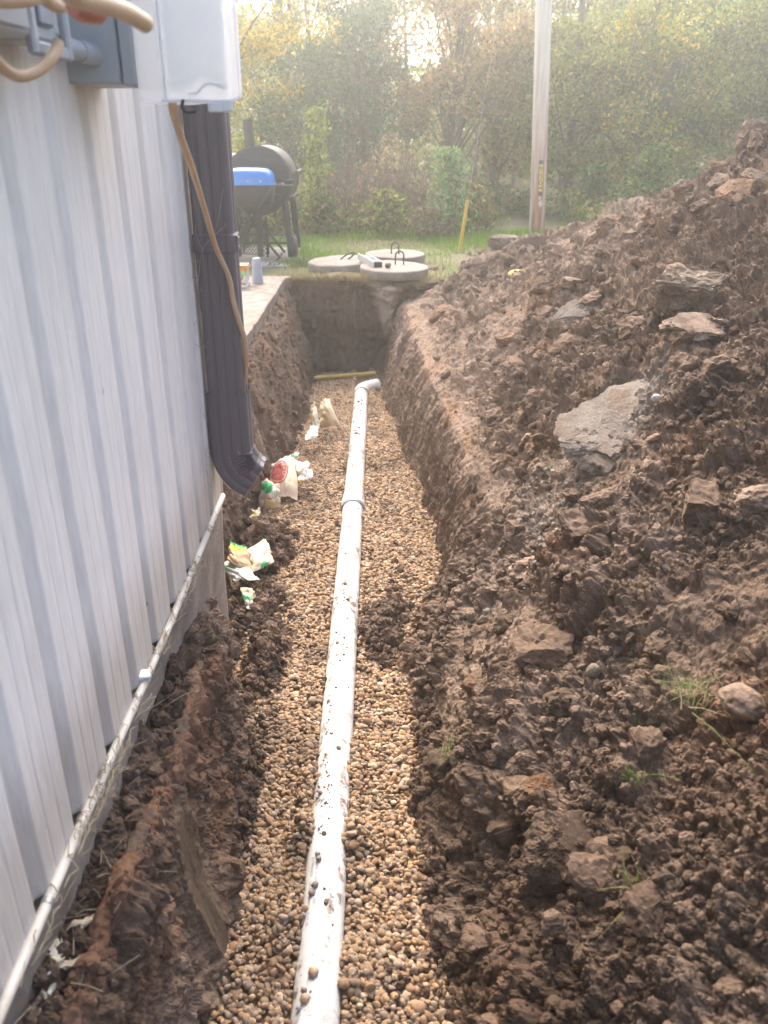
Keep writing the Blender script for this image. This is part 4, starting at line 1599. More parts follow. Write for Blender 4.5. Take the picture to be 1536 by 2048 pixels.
def build_special_rocks():
    def put(name, px, py, Y, size, col, mud, label, cat, seed, rot=(0, 0, 0), amp=.3, sub=5, flat=0.0, sink=.2, loc=None):
        p = Vector(loc) if loc is not None else at(px, py, Y)
        if loc is None:
            q, n, _c = on_pile(p.x, p.y)
            p = q
            p.z += size[2] * (.5 - sink)
        o = link(name, rock_mesh(name, size, seed, sub, amp, 1.3, col, mud, flat), M_SOIL)
        o.location = p
        o.rotation_euler = rot
        tag(o, label, cat)
        return o
    put('clay_slab', 1225, 838, 3.0, (.21, .21, .045), C_CLAY * .78, C_PALE * .75, 'large pale grey lump of clay tipped on the heap, rusty at one end', 'clay lump', 1, (.22, -.50, .25), .38, 6, .2, .62)
    put('clay_lump', 1160, 602, 4.6, (.17, .115, .10), C_CLAY * .8, C_BROWN, 'grey clay lump with a pale slanting top, higher on the heap', 'clay lump', 2, (.4, -.5, .3), .3, 5, .3, .3)
    put('clay_lump', 1375, 612, 3.65, (.19, .12, .11), C_CLAY * np.array((.85, .78, .68)), C_BROWN, 'rough dark grey clay boulder near the top of the heap', 'clay lump', 3, (.2, .1, .2), .42, 5, 0, .3)
    put('clay_lump', 1385, 680, 3.3, (.13, .085, .04), C_PALE * 1.2, C_BROWN, 'flat tan clay flake lying below the rough grey boulder', 'clay lump', 4, (.35, .15, -.1), .3, 5, .4, .2)
    put('dirt_boulder', 1145, 1600, 1.44, (.095, .085, .075), C_DARK * 1.25, C_BROWN * .8, 'big dark clod with one smooth cut face', 'clod', 5, (.5, .1, .2), .30, 6, .35, .25)
    put('dirt_boulder', 1088, 1500, 1.63, (.045, .035, .03), C_ORANGE * .65, C_BROWN, 'orange brown clod just behind the big smooth faced clod', 'clod', 6, (.1, .1, .3), .4, 5, 0, .1)
    put('dirt_boulder', 985, 1425, 1.86, (.085, .06, .045), C_BROWN, C_DARK, 'broad lumpy clod at the lip of the slope above the gravel', 'clod', 7, (.1, .3, .3), .45, 6, 0, .25)
    put('dirt_boulder', 1240, 405, 6.0, (.13, .10, .10), C_DRY, C_ORANGE * .8, 'reddish boulder of soil standing on the skyline of the heap', 'clod', 8, (.1, .1, .3), .32, 5, 0, .0)
    put('dirt_boulder', 1508, 285, 5.25, (.12, .10, .105), C_DRY, C_BROWN, 'upright soil boulder on the highest part of the heap', 'clod', 9, (.1, .1, .7), .32, 5, 0, -.1)
    put('dirt_boulder', 1510, 1325, 1.55, (.055, .05, .036), C_DRY * 1.05, C_BROWN, 'smooth pale brown rock beside the grass tuft', 'rock', 10, (.1, .2, .3), .2, 5, 0, .2)
    put('dirt_boulder', 1400, 1990, .93, (.065, .055, .036), C_DRY * .85, C_BROWN, 'wide flat topped clod at the bottom edge of the photo', 'clod', 11, (.1, .1, .3), .4, 5, .2, .2)
    put('stone', 1195, 1287, 1.9, (.019, .017, .023), (.30, .25, .18), None, 'smooth tan egg shaped stone standing among dark crumbs', 'stone', 12, (.2, .2, .3), .1, 4, 0, -.2)
    put('stone', 1240, 1275, 1.93, (.017, .013, .012), (.17, .165, .17), None, 'bluish grey stone beside the tan egg shaped stone', 'stone', 13, (0, .3, .3), .3, 4, 0, 0)
    put('stone', 950, 1128, 2.66, (.055, .035, .018), C_PALE * 1.2, C_BROWN, 'flat buff stone at the foot of the cut face above the gravel', 'stone', 14, (.15, .1, .1), .3, 5, .3, .1)
    put('stone', 978, 1140, 2.6, (.018, .013, .012), (.48, .44, .38), None, 'small white stone beside the flat buff stone', 'stone', 15, (0, 0, .6), .25, 4, 0, 0)
    put('stone', 1310, 772, 3.1, (.016, .014, .013), (.55, .53, .48), None, 'small white chip at the corner of the pale clay lump', 'stone', 16, (0, 0, .6), .25, 4, 0, -.3, loc=at(1312, 795, 2.95))
    o = put('concrete_chunk', 1010, 470, 9.4, (.24, .14, .10), (.20, .16, .13), C_BROWN, 'broken grey concrete block half buried at the back of the heap', 'concrete', 17, (.05, .10, .1), .30, 5, .35, .3, loc=at(1012, 484, 9.3))
    o = put('yellow_scrap', 1035, 540, 6.3, (.066, .036, .034), (.55, .44, .14), None, 'small pale yellow foam scrap half buried in the heap', 'scrap', 18, (.2, 0, .1), .15, 4, 0, -.5)
    o.data.materials.clear()
    o.data.materials.append(simple('yellow_foam', (.58, .47, .15), .8, var=.2, scale=40, dirt=(.3, .22, .1)))
    for k, (px, py, s, lab) in enumerate(((768, 1497, .013, 'pale angular stone on the gravel beside the pipe'),)):
        p = atz(px, py, float(gz(2.3)) + .01)
        o = link('stone', rock_mesh('stone', (s, s * .8, s * .7), 90 + k, 4, .3, 1.3, (.42, .40, .30)), M_SOIL)
        o.location = p
        tag(o, lab, 'stone')
    # white grit spilled by the clay
    r = np.random.default_rng(41)
    P = []
    for cx, cy, n, sx, sy in ((.66, 2.95, 130, .07, .13), (.56, 2.70, 90, .09, .10), (.50, 2.55, 50, .05, .07), (.95, 3.6, 30, .1, .2)):
        for _ in range(n):
            p, nn, c = on_pile(r.normal(cx, sx), r.normal(cy, sy))
            P.append(p + nn * .003)
    m = len(P)
    s = np.clip(r.lognormal(math.log(.0042), .5, m), .002, .013)
    o = scatter('white_grit', np.array(P), np.stack([s * 1.2, s, s * .8], 1), r.uniform(-3, 3, (m, 3)), r.integers(0, 6, m), np.array((.42, .38, .32)) * r.uniform(.6, 1.25, (m, 1)), M_SOIL_I, 6, 1, .4, 1.5)
    tag(o, 'white grit and small pale stones spilled below the clay lump', 'grit', kind='stuff')


build_special_rocks()

# ------------------------------------------------------------------ crumpled bags and scraps in the trench
def paper(name, n, shape, paint, seed, crease=.012, freq=5.0):
    """Crumpled sheet: shape(u, v) -> smooth surface points, creased by folded noise; paint(u, v) -> print colours."""
    u, v = np.meshgrid(np.linspace(0, 1, n), np.linspace(0, 1, n))
    # ragged edge
    e = .018 * fbm(u * 9, v * 9, 0, seed + 5, 2)
    P = shape(np.clip(u + e, 0, 1), np.clip(v + e, 0, 1))
    du, dv = np.gradient(P, axis=1), np.gradient(P, axis=0)
    Nn = np.cross(du, dv)
    Nn /= np.linalg.norm(Nn, axis=2, keepdims=True) + 1e-9
    f = 0
    for k in range(4):
        a = 1.3 * k + seed
        x = (u * math.cos(a) + v * math.sin(a)) * freq * (1 + .35 * k)
        y = (-u * math.sin(a) + v * math.cos(a)) * freq * .35
        f = f + np.abs(vnoise(x, y, 0, seed * 7 + k)) / (1 + .45 * k)
    f = f - f.mean()
    P = P + Nn * (f * crease)[..., None]
    V = P.reshape(-1, 3)
    col = np.clip(paint(u, v), 0, 1).reshape(-1, 3)
    me = np_mesh(name, V, grid_faces(n, n), True, col)
    return me, P


def fold_smooth(me, ang=32):
    me.polygons.foreach_set('use_smooth', [False] * len(me.polygons))


def put_paper(name, me, label, cat, group=None):
    o = link(name, me, M_PAPER)
    sol = o.modifiers.new('thickness', 'SOLIDIFY')
    sol.thickness = .0007
    tag(o, label, cat, group)
    return o


CREAM = np.array((.60, .50, .36))
WHITE = np.array((.68, .66, .60))
KRAFT = np.array((.40, .27, .16))
GREEN = np.array((.03, .26, .09))
YELL = np.array((.62, .45, .05))
REDD = np.array((.26, .045, .045))
BLUE = np.array((.15, .40, .62))


def full(c, u):
    return np.zeros(u.shape + (3,)) + c


def over(base, c, w):
    w = np.clip(w, 0, 1)[..., None]
    return base * (1 - w) + np.asarray(c) * w


def mix_quad(c00, c10, c11, c01):
    c00, c10, c11, c01 = (np.array(c) for c in (c00, c10, c11, c01))
    def f(u, v):
        u, v = u[..., None], v[..., None]
        return (1 - u) * (1 - v) * c00 + u * (1 - v) * c10 + u * v * c11 + (1 - u) * v * c01
    return f


def letters_on(P, text, u0, v0, su, sv, ang, lift=.0012):
    """Flat lettering laid on a sheet grid P: text starts at (u0, v0)."""
    cu = bpy.data.curves.new('print', 'FONT')
    cu.body = text
    cu.size = 1.0
    cu.resolution_u = 2
    t = bpy.data.objects.new('print_source', cu)
    me0 = bpy.data.meshes.new_from_object(t)
    bpy.data.objects.remove(t)
    n = P.shape[0]
    du, dv = np.gradient(P, axis=1), np.gradient(P, axis=0)
    Nn = np.cross(du, dv)
    Nn /= np.linalg.norm(Nn, axis=2, keepdims=True) + 1e-9
    if Nn[..., 2].mean() < 0:
        Nn = -Nn
    V = []
    for w in me0.vertices:
        a, b = w.co.x, w.co.y
        u = u0 + su * (a * math.cos(ang) - b * math.sin(ang))
        v = v0 + sv * (a * math.sin(ang) + b * math.cos(ang))
        i, j = min(max(v, 0), .999) * (n - 1), min(max(u, 0), .999) * (n - 1)
        i0, j0 = int(i), int(j)
        fi, fj = i - i0, j - j0
        p = (P[i0, j0] * (1 - fi) * (1 - fj) + P[i0 + 1, j0] * fi * (1 - fj) + P[i0, j0 + 1] * (1 - fi) * fj + P[i0 + 1, j0 + 1] * fi * fj)
        V.append(p + Nn[i0, j0] * lift)
    FA = [tuple(p.vertices) for p in me0.polygons]
    bpy.data.meshes.remove(me0)
    return V, FA


def build_bags():
    # far pair: beige bag and strip of torn wrapping against the bank
    def shp(q, bulge, seed, lean=(0, 0, 0)):
        f = mix_quad(*q)
        def g(u, v):
            P = f(u, v)
            b = np.sin(np.pi * np.clip(u, 0, 1)) * np.sin(np.pi * np.clip(v * .9 + .05, 0, 1))
            P = P.copy()
            P[..., 1] -= bulge * b
            P[..., 2] += bulge * .6 * b
            P[..., 0] += .010 * fbm(u * 3, v * 3, 0, seed, 2)
            P[..., 1] += .012 * fbm(u * 3 + 5, v * 3, 0, seed, 2)
            return P
        return g
    def paint1(u, v):
        c = full(CREAM * np.array((1.0, 1.02, .92)), u)
        return over(c, KRAFT * 1.3, sstep(.1, .6, fbm(u * 2.4, v * 2.4, 0, 12, 3) + .35 * (1 - v)) * .65)
    Y = 5.5
    me, P = paper('paper_bag', 46, shp((at(638, 858, Y), at(681, 850, Y - .05), at(660, 796, Y + .10), at(641, 803, Y + .14)), .06, 3), paint1, 3, .012, 3)
    put_paper('paper_bag', me, 'stiff beige paper bag standing up at the bank near the yellow pipe', 'bag')
    def paint2(u, v):
        c = full(CREAM * 1.03, u)
        return over(c, REDD * 1.6, np.exp(-(((v - .68) / .07) ** 2 + ((u - .25) / .3) ** 2)) * .8)
    me, P = paper('bag_scrap', 40, shp((at(622, 862, Y - .15), at(640, 850, Y - .15), at(631, 804, Y), at(623, 811, Y)), .02, 4), paint2, 4, .012, 3)
    put_paper('bag_scrap', me, 'narrow torn strip of cream bag leaning beside the stiff beige bag', 'scrap')
    def paintw(u, v):
        return full(np.array((.55, .56, .52)), u)
    me, P = paper('bag_scrap', 40, shp((at(608, 880, 5.15), at(632, 879, 5.15), at(640, 848, 5.35), at(620, 852, 5.4)), .03, 5), paintw, 5, .02, 4)
    put_paper('bag_scrap', me, 'crumpled whitish plastic scrap at the foot of the torn cream strip', 'scrap')
    # large bag with the red disc
    Y = 4.55
    f = mix_quad(at(536, 990, Y - .18), at(597, 985, Y - .20), at(592, 918, Y + .12), at(545, 928, Y + .16))
    def bagshape(u, v):
        P = f(u, v).copy()
        a = np.sin(np.pi * u) ** .7
        P[..., 2] += .075 * a * (.6 + .4 * np.sin(np.pi * np.clip(v, 0, 1)))
        P[..., 1] -= .05 * a
        P[..., 1] += .02 * fbm(u * 3, v * 3, 0, 71, 2)
        P[..., 2] -= .05 * (1 - v) ** 3
        return P
    def paint3(u, v):
        c = full(CREAM * np.array((1.08, 1.02, 1.02)), u)
        d = np.hypot((u - .36) / .36, (v - .52) / .30)
        c = over(c, REDD, sstep(1.02, .98, d))
        c = over(c, CREAM * np.array((1., .62, .55)), sstep(.05, .02, np.abs(d - .86)))
        c = over(c, BLUE, sstep(.0, .12, v - .76) * sstep(.92, .86, v) * sstep(.62, .5, u))
        c = over(c, WHITE, sstep(.86, .9, v) * sstep(.5, .4, u))
        return c
    root = tag(empty('concrete_mix_bag', tuple(at(565, 985, Y))), 'large crumpled bag printed with a red disc, slumped against the bank', 'bag')
    me, P = paper('bag_skin', 80, bagshape, paint3, 71, .013, 3.2)
    o = link('bag_skin', me, M_PAPER, root)
    o.modifiers.new('t', 'SOLIDIFY').thickness = .0008
    mb = MB()
    for ch, a in (('N', 1.15), ('A', .62), ('R', .08), ('O', -.5)):
        uu, vv = .36 + .36 * .60 * math.cos(a), .52 + .30 * .60 * math.sin(a)
        V, FA = letters_on(P, ch, uu - .04, vv - .035, .16, .12, a * .55, .0035)
        mb.add(V, FA)
    mb.build('lettering', simple('cream_print', tuple(CREAM * np.array((1, .75, .68))), .7), root)
    # rolled bag in front of it, green print
    Y = 4.28
    f4 = mix_quad(at(518, 1012, Y), at(562, 1016, Y - .02), at(558, 966, Y + .06), at(524, 958, Y + .08))
    def roll(u, v):
        P = f4(u, v).copy()
        a = np.sin(np.pi * u) ** .6 * np.sin(np.pi * np.clip(v * .85 + .1, 0, 1)) ** .6
        P[..., 1] -= .07 * a
        P[..., 2] += .03 * a + .015 * fbm(u * 3, v * 3, 0, 72, 2)
        return P
    def paint4(u, v):
        c = full(CREAM, u)
        g = sstep(1.05, .9, np.hypot((u - .36) / .30, (v - .70) / .24))
        c = over(c, GREEN * (1.0 + .6 * fbm(u * 8, v * 8, 0, 3, 2))[..., None], g)
        c = over(c, WHITE * .95, sstep(.09, .05, np.abs(u - .78)) * sstep(.28, .22, np.abs(v - .68)))
        c = over(c, GREEN, sstep(.020, .010, np.abs(u - .875)) * sstep(.28, .24, np.abs(v - .68)))
        c = over(c, YELL, sstep(.05, .03, np.abs(v - .17 - .25 * (u - .6) ** 2)) * sstep(.35, .5, u) * sstep(.9, .8, u))
        c = over(c, REDD * 1.3, sstep(.035, .02, np.abs(v - .33)) * sstep(.4, .45, u) * sstep(.72, .68, u))
        return c
    root = tag(empty('rolled_bag', tuple(at(540, 1010, Y))), 'rolled cream bag end with green and yellow print in front of the red disc bag', 'bag')
    me, P = paper('bag_skin', 70, roll, paint4, 72, .012, 3.0)
    o = link('bag_skin', me, M_PAPER, root)
    o.modifiers.new('t', 'SOLIDIFY').thickness = .0008
    V, FA = letters_on(P, 'MIXING', .82, .48, .10, .085, math.pi / 2, .002)
    MB().add(V, FA).build('lettering', simple('green_print', (.03, .26, .10), .7), root)
    # white crumple and green tipped strip behind
    def paint5(u, v):
        return over(full(WHITE * 1.05, u), YELL * .9, sstep(.12, .06, v) * sstep(.4, .2, u))
    me, P = paper('bag_scrap', 50, shp((at(596, 965, 4.45), at(626, 955, 4.45), at(618, 924, 4.62), at(589, 922, 4.65)), .04, 8), paint5, 8, .026, 4)
    put_paper('bag_scrap', me, 'crumpled white paper poking out behind the red disc bag on the gravel', 'scrap')
    def paint6(u, v):
        c = full(WHITE * .95, u)
        return over(c, GREEN, sstep(.2, .14, np.abs(u - .72)) * sstep(.3, .22, np.abs(v - .45)))
    me, P = paper('bag_scrap', 40, shp((at(566, 922, 4.8), at(596, 914, 4.75), at(597, 902, 4.85), at(578, 915, 4.9)), .012, 9), paint6, 9, .012, 4)
    put_paper('bag_scrap', me, 'pointed strip of bag with a green mark above the red disc bag', 'scrap')
    def paint7(u, v):
        return over(over(full(GREEN, u), YELL, sstep(.4, .6, u)), WHITE * .8, sstep(.8, .95, v))
    me, P = paper('bag_scrap', 30, shp((at(552, 931, 4.82), at(566, 926, 4.82), at(565, 920, 4.88), at(556, 924, 4.9)), .01, 10), paint7, 10, .008, 3)
    put_paper('bag_scrap', me, 'little green and yellow folded corner at the bank above the red disc', 'scrap')
    # small scrap below
    def paint8(u, v):
        return over(full(CREAM, u), YELL, np.exp(-(((u - .55) / .2) ** 2 + ((v - .6) / .2) ** 2)) * .9)
    me, P = paper('bag_scrap', 36, shp((at(495, 1048, 3.95), at(521, 1036, 3.95), at(520, 1020, 4.02), at(501, 1018, 4.05)), .02, 11), paint8, 11, .018, 3)
    put_paper('bag_scrap', me, 'small cream scrap with a yellow blot on the dark dirt', 'scrap')
    # near bag: brown folded body with yellow corner and white flap with bars
    Y = 3.42
    def paint9(u, v):
        c = full(KRAFT * 1.25, u)
        c = over(c, YELL * 1.05, sstep(.66, .74, v) * sstep(.95, .85, u))
        c = over(c, np.array((.35, .10, .02)), np.exp(-(((u - .65) / .12) ** 2 + ((v - .84) / .05) ** 2)))
        c = over(c, GREEN * 1.5, sstep(.90, .94, v))
        return c
    root = tag(empty('torn_mix_bag', tuple(at(495, 1140, Y))), 'torn brown and cream bag with yellow corner and a raised flap on the dirt', 'bag')
    me, P = paper('bag_skin', 60, shp((at(455, 1122, Y - .08), at(505, 1148, Y - .12), at(494, 1092, Y + .05), at(462, 1086, Y + .10)), .05, 13), paint9, 13, .018, 2.8)
    link('bag_skin', me, M_PAPER, root).modifiers.new('t', 'SOLIDIFY').thickness = .0008
    def paint10(u, v):
        c = full(CREAM * 1.05, u)
        bars = (np.sin((u * .9 + v * .5) * 95) > 0) * sstep(.62, .66, u) * sstep(.16, .14, np.abs(v - .42))
        c = over(c, np.array((.12, .12, .13)), bars * .85)
        c = over(c, GREEN * 1.2, sstep(.0, .06, (.30 - v) - .9 * np.abs(u - .62)) * .95)
        c = over(c, np.array((.16, .13, .09)), sstep(.03, .015, np.abs(v - .68 - .4 * (u - .62))) * sstep(.09, .06, np.abs(u - .62)))
        return c
    me, P = paper('flap', 70, shp((at(503, 1146, Y - .10), at(547, 1126, Y - .02), at(533, 1077, Y + .16), at(497, 1100, Y + .06)), .035, 14), paint10, 14, .012, 2.6)
    link('flap', me, M_PAPER, root).modifiers.new('t', 'SOLIDIFY').thickness = .0008
    def paint11(u, v):
        c = full(WHITE * 1.04, u)
        c = over(c, GREEN * np.array((1, 1, 1.2)), sstep(.07, .05, np.abs(v - .80 + .75 * (u - .30) ** 2 + .25 * u)) * sstep(.62, .56, u))
        c = over(c, np.array((.25, .5, .42)), sstep(.16, .1, u) * .7)
        c = over(c, np.array((.10, .08, .07)), sstep(.5, .7, fbm(u * 11, v * 11, 0, 5, 2)) * .9 * sstep(.7, .6, u))
        return c
    me, P = paper('bag_scrap', 60, shp((at(468, 1162, 3.24), at(518, 1156, 3.22), at(478, 1122, 3.40), at(430, 1124, 3.42)), .03, 15), paint11, 15, .012, 2.6)
    put_paper('bag_scrap', me, 'white plastic scrap with a green band folded over the dirt below the torn bag', 'scrap')
    def paint12(u, v):
        c = full(CREAM, u)
        return over(over(c, GREEN, sstep(.12, .08, np.abs(v - .5)) * sstep(.8, .7, u)), WHITE, sstep(.42, .36, v))
    me, P = paper('bag_scrap', 36, shp((at(497, 1217, 3.06), at(505, 1217, 3.06), at(511, 1182, 3.14), at(483, 1174, 3.2)), .015, 16), paint12, 16, .012, 2.4)
    put_paper('bag_scrap', me, 'small cream and green scrap hanging down the dirt above the gravel', 'scrap')
    # pale bark and paper shards on the near bank
    def shard(q, label, name, col, seed, cr=.006):
        def pc(u, v):
            c = full(np.array(col), u)
            return c * (1 + .25 * fbm(u * 5, v * 5, 0, seed, 3))[..., None]
        me, P = paper(name, 24, shp(q, .006, seed), pc, seed, cr, 2.5)
        put_paper(name, me, label, 'scrap')
    def bk(px, py, z=-.07):
        p = atz(px, py, z)
        q, n, c = on_bank(p.x, p.y)
        return Vector((q.x, q.y, q.z + .012)) if q.z > -.25 else p
    shard((bk(134, 1843), bk(152, 1846), bk(197, 1812), bk(178, 1808)), 'long pale bark chip lying across the bank', 'bark_chip', (.45, .37, .25), 31)
    shard((bk(100, 1925), bk(117, 1930), bk(121, 1870), bk(101, 1864)), 'torn leathery pale scrap with a ragged edge on the near bank', 'torn_scrap', (.50, .46, .36), 32)
    shard((bk(112, 1928), bk(128, 1925), bk(160, 1898), bk(118, 1895)), 'pale curled scrap joining the torn leathery scrap', 'torn_scrap', (.42, .35, .25), 33)
    shard((bk(84, 1984), bk(104, 1990), bk(106, 1976), bk(90, 1974)), 'small white scrap lower down on the near bank', 'torn_scrap', (.55, .52, .42), 34, .01)
    shard((bk(72, 1952), bk(80, 1955), bk(94, 1944), bk(82, 1942)), 'tiny white flake beside the foundation', 'torn_scrap', (.55, .52, .45), 35)
    shard((bk(50, 2046), bk(84, 2046), bk(84, 2004), bk(60, 2020)), 'curled brown dead leaf at the bottom corner of the bank', 'dead_leaf', (.17, .13, .105), 36)
    rr = random.Random(4)
    P, R = [], []
    for k in range(46):
        y = .97 + .022 * k
        q, n_, c_ = on_bank(-.513 + .010 * math.sin(y * 5) + rr.uniform(-.003, .003), y)
        P.append(Vector((q.x, q.y, q.z)))
        R.append((.0185 + .006 * float(fbm(y * 9, 0, 0, 88, 3)) + rr.uniform(-.002, .002)) * min(1, (k + 1) / 3, (46 - k) / 3))
    Z = [p.z for p in P]
    for _ in range(12):
        Z = [Z[0]] + [(Z[i - 1] + 2 * Z[i] + Z[i + 1]) / 4 for i in range(1, len(Z) - 1)] + [Z[-1]]
    for p, z in zip(P, Z):
        p.z = z + .004 + .006 * math.sin(p.y * 11)
    C = curve_pts(P, 3)
    m = MB().tube(C, [float(np.interp(i, np.linspace(0, len(C) - 1, len(R)), R)) for i in range(len(C))], 22, False)
    V = np.array(m.v)
    ax = np.repeat(np.array([c[:] for c in C]), 22, 0)
    d = V - ax
    k = 1 + .55 * fbm(V[:, 0] * 40, V[:, 1] * 40, V[:, 2] * 40, 89, 4, .65) + .3 * fbm(V[:, 0] * 9, V[:, 1] * 9, V[:, 2] * 9, 90, 2)
    V = ax + d * k[:, None] - np.array((0, 0, .010))
    tc = np.tile(np.array((.27, .145, .085)), (len(V), 1))
    tc = blend(tc, C_BROWN, sstep(-.1, .3, fbm(V[:, 0] * 14, V[:, 1] * 14, V[:, 2] * 14, 91, 3)))
    tc = blend(tc, np.array((.34, .22, .14)), sstep(.15, .4, fbm(V[:, 0] * 7, V[:, 1] * 7, V[:, 2] * 7, 92, 3)))
    o = link('buried_pipe', np_mesh('buried_pipe', V, np.array(m.f), False, tc), M_SOIL)
    tag(o, 'rusty clay crusted old pipe half exposed along the near bank', 'pipe')


build_bags()

# ------------------------------------------------------------------ yellow gas pipe across the end of the trench
def build_yellow_pipe():
    m = simple('yellow_pipe_plastic', (.55, .40, .09), .45, var=.12, scale=14, dirt=(.14, .09, .06), dirt_amt=.8)
    a, b = Vector((-.66, 7.12, -.752)), Vector((-.075, 7.235, -.738))
    o = MB().tube([a, a.lerp(b, .33), a.lerp(b, .66), b], .0185, 18).build('gas_pipe', m)
    tag(o, 'muddy yellow pipe crossing the far end of the trench', 'pipe')


build_yellow_pipe()

# ------------------------------------------------------------------ concrete tank lids
def build_lids():
    m, nt, b = new_mat('lid_concrete')
    v = coords(nt)
    n = noise(nt, v, 6, 7, .7)
    n2 = noise(nt, v, 60, 4, .7)
    c = ramp(nt, n, [(.3, (.19, .16, .13)), (.5, (.26, .225, .19)), (.75, (.32, .285, .25))])
    nt.links.new(mixc(nt, c, ramp(nt, n2, [(.35, (.75,) * 3), (.65, (1.12,) * 3)]), 1, 'MULTIPLY'), b.inputs['Base Color'])
    b.inputs['Roughness'].default_value = .95
    bump(nt, b, n2, .6, .008)
    rm = simple('rusty_rebar', (.11, .09, .08), .7, .4, var=.3, scale=40)
    L = [('front', .090, 7.84, .040, .312, 'round concrete lid at the trench edge with a spirit level on it', (.02, .02), (.05, .07, .135, 0.1)),
         ('left', -.405, 8.24, .034, .315, 'round concrete lid lying to the side with its bent handle leaning over', (.02, -.03), (.02, .05, .07, 1.0)),
         ('back', .110, 8.70, .036, .300, 'round concrete lid standing behind the other two', (.01, .0), (.0, -.06, .12, 0.0))]
    for k, (nm, x, y, z, R, lab, tilt, (hx, hy, hh, lean)) in enumerate(L):
        root = tag(empty('tank_lid', (x, y, z), (tilt[0], tilt[1], 0)), lab, 'lid', 'concrete tank lids')
        V, FA = [], []
        prof = [(0.0, -.03), (R * .97, -.03), (R * .995, -.02), (R, .035), (R * .985, .047), (R * .96, .05), (R * .6, .052), (0.001, .053)]
        nseg = 64
        for r, zz in prof:
            for i in range(nseg):
                a = 2 * math.pi * i / nseg
                j = 1 + .012 * float(vnoise(math.cos(a) * 3 + k * 9, math.sin(a) * 3, zz * 20, 860)) + .006 * float(vnoise(math.cos(a) * 14, math.sin(a) * 14 + k, 0, 861))
                V.append((r * j * math.cos(a), r * j * math.sin(a), zz + .003 * float(vnoise(r * math.cos(a) * 12, r * math.sin(a) * 12, k, 862))))
        for i in range(len(prof) - 1):
            for q in range(nseg):
                FA.append((i * nseg + q, i * nseg + (q + 1) % nseg, (i + 1) * nseg + (q + 1) % nseg, (i + 1) * nseg + q))
        o = link('slab', py_mesh('slab', V, FA, True), m, root, False)
        w = .037
        pts = [(hx - w, hy, .045), (hx - w, hy, .05 + hh * .55)]
        for i in range(0, 9):
            a = math.pi - math.pi * i / 8
            pts.append((hx + w * math.cos(a), hy, .05 + hh * .62 + w * math.sin(a)))
        pts += [(hx + w, hy, .05 + hh * .55), (hx + w, hy, .045)]
        if lean > .5:
            pts = [(px + (pz - .045) * 1.1, py, .045 + (pz - .045) * .75) for px, py, pz in pts]
        o = MB().tube(pts, .0075, 10).build('handle', rm, root)
        o.matrix_parent_inverse = Matrix.Identity(4)
    # spirit level lying across the front lid
    root = tag(empty('spirit_level', (-.13, 7.95, .122), (0.05, 0, .36)), 'short aluminium spirit level lying across the front concrete lid', 'level')
    am = simple('level_aluminium', (.55, .57, .58), .35, .5)
    f = MB()
    f.box(-.042, -.036, -.22, .22, -.03, .03).box(.036, .042, -.22, .22, -.03, .03).box(-.036, .036, -.22, .22, -.006, .006)
    o = f.build('body', am, root)
    o.matrix_parent_inverse = Matrix.Identity(4)
    dm = simple('level_dark_inset', (.03, .035, .045), .5)
    f = MB().box(-.030, .030, -.16, -.10, .0065, .012).box(-.030, .030, .02, .08, .0065, .012).box(-.030, .030, -.2225, -.2205, -.026, -.012)
    o = f.build('vial_housing', dm, root)
    o.matrix_parent_inverse = Matrix.Identity(4)
    bm_ = simple('level_vial', (.25, .52, .60), .2)
    f = MB().tube([(-.02, -.13, .014), (.02, -.13, .014)], .008, 10).tube([(-.02, .05, .014), (.02, .05, .014)], .008, 10)
    o = f.build('vial', bm_, root)
    o.matrix_parent_inverse = Matrix.Identity(4)
    o = MB().box(-.036, .036, -.2225, -.2202, -.028, .028).build('end_cap', simple('black_cap', (.03, .03, .035), .6), root)
    o.matrix_parent_inverse = Matrix.Identity(4)
    o = link('dirt_clod', rock_mesh('dirt_clod', (.030, .026, .028), 97, 4, .4, 1.4, C_BROWN * 1.1), M_SOIL)
    o.location = (.035, 7.72, .112)
    tag(o, 'single brown clod of dirt sitting on the front concrete lid', 'clod')


build_lids()

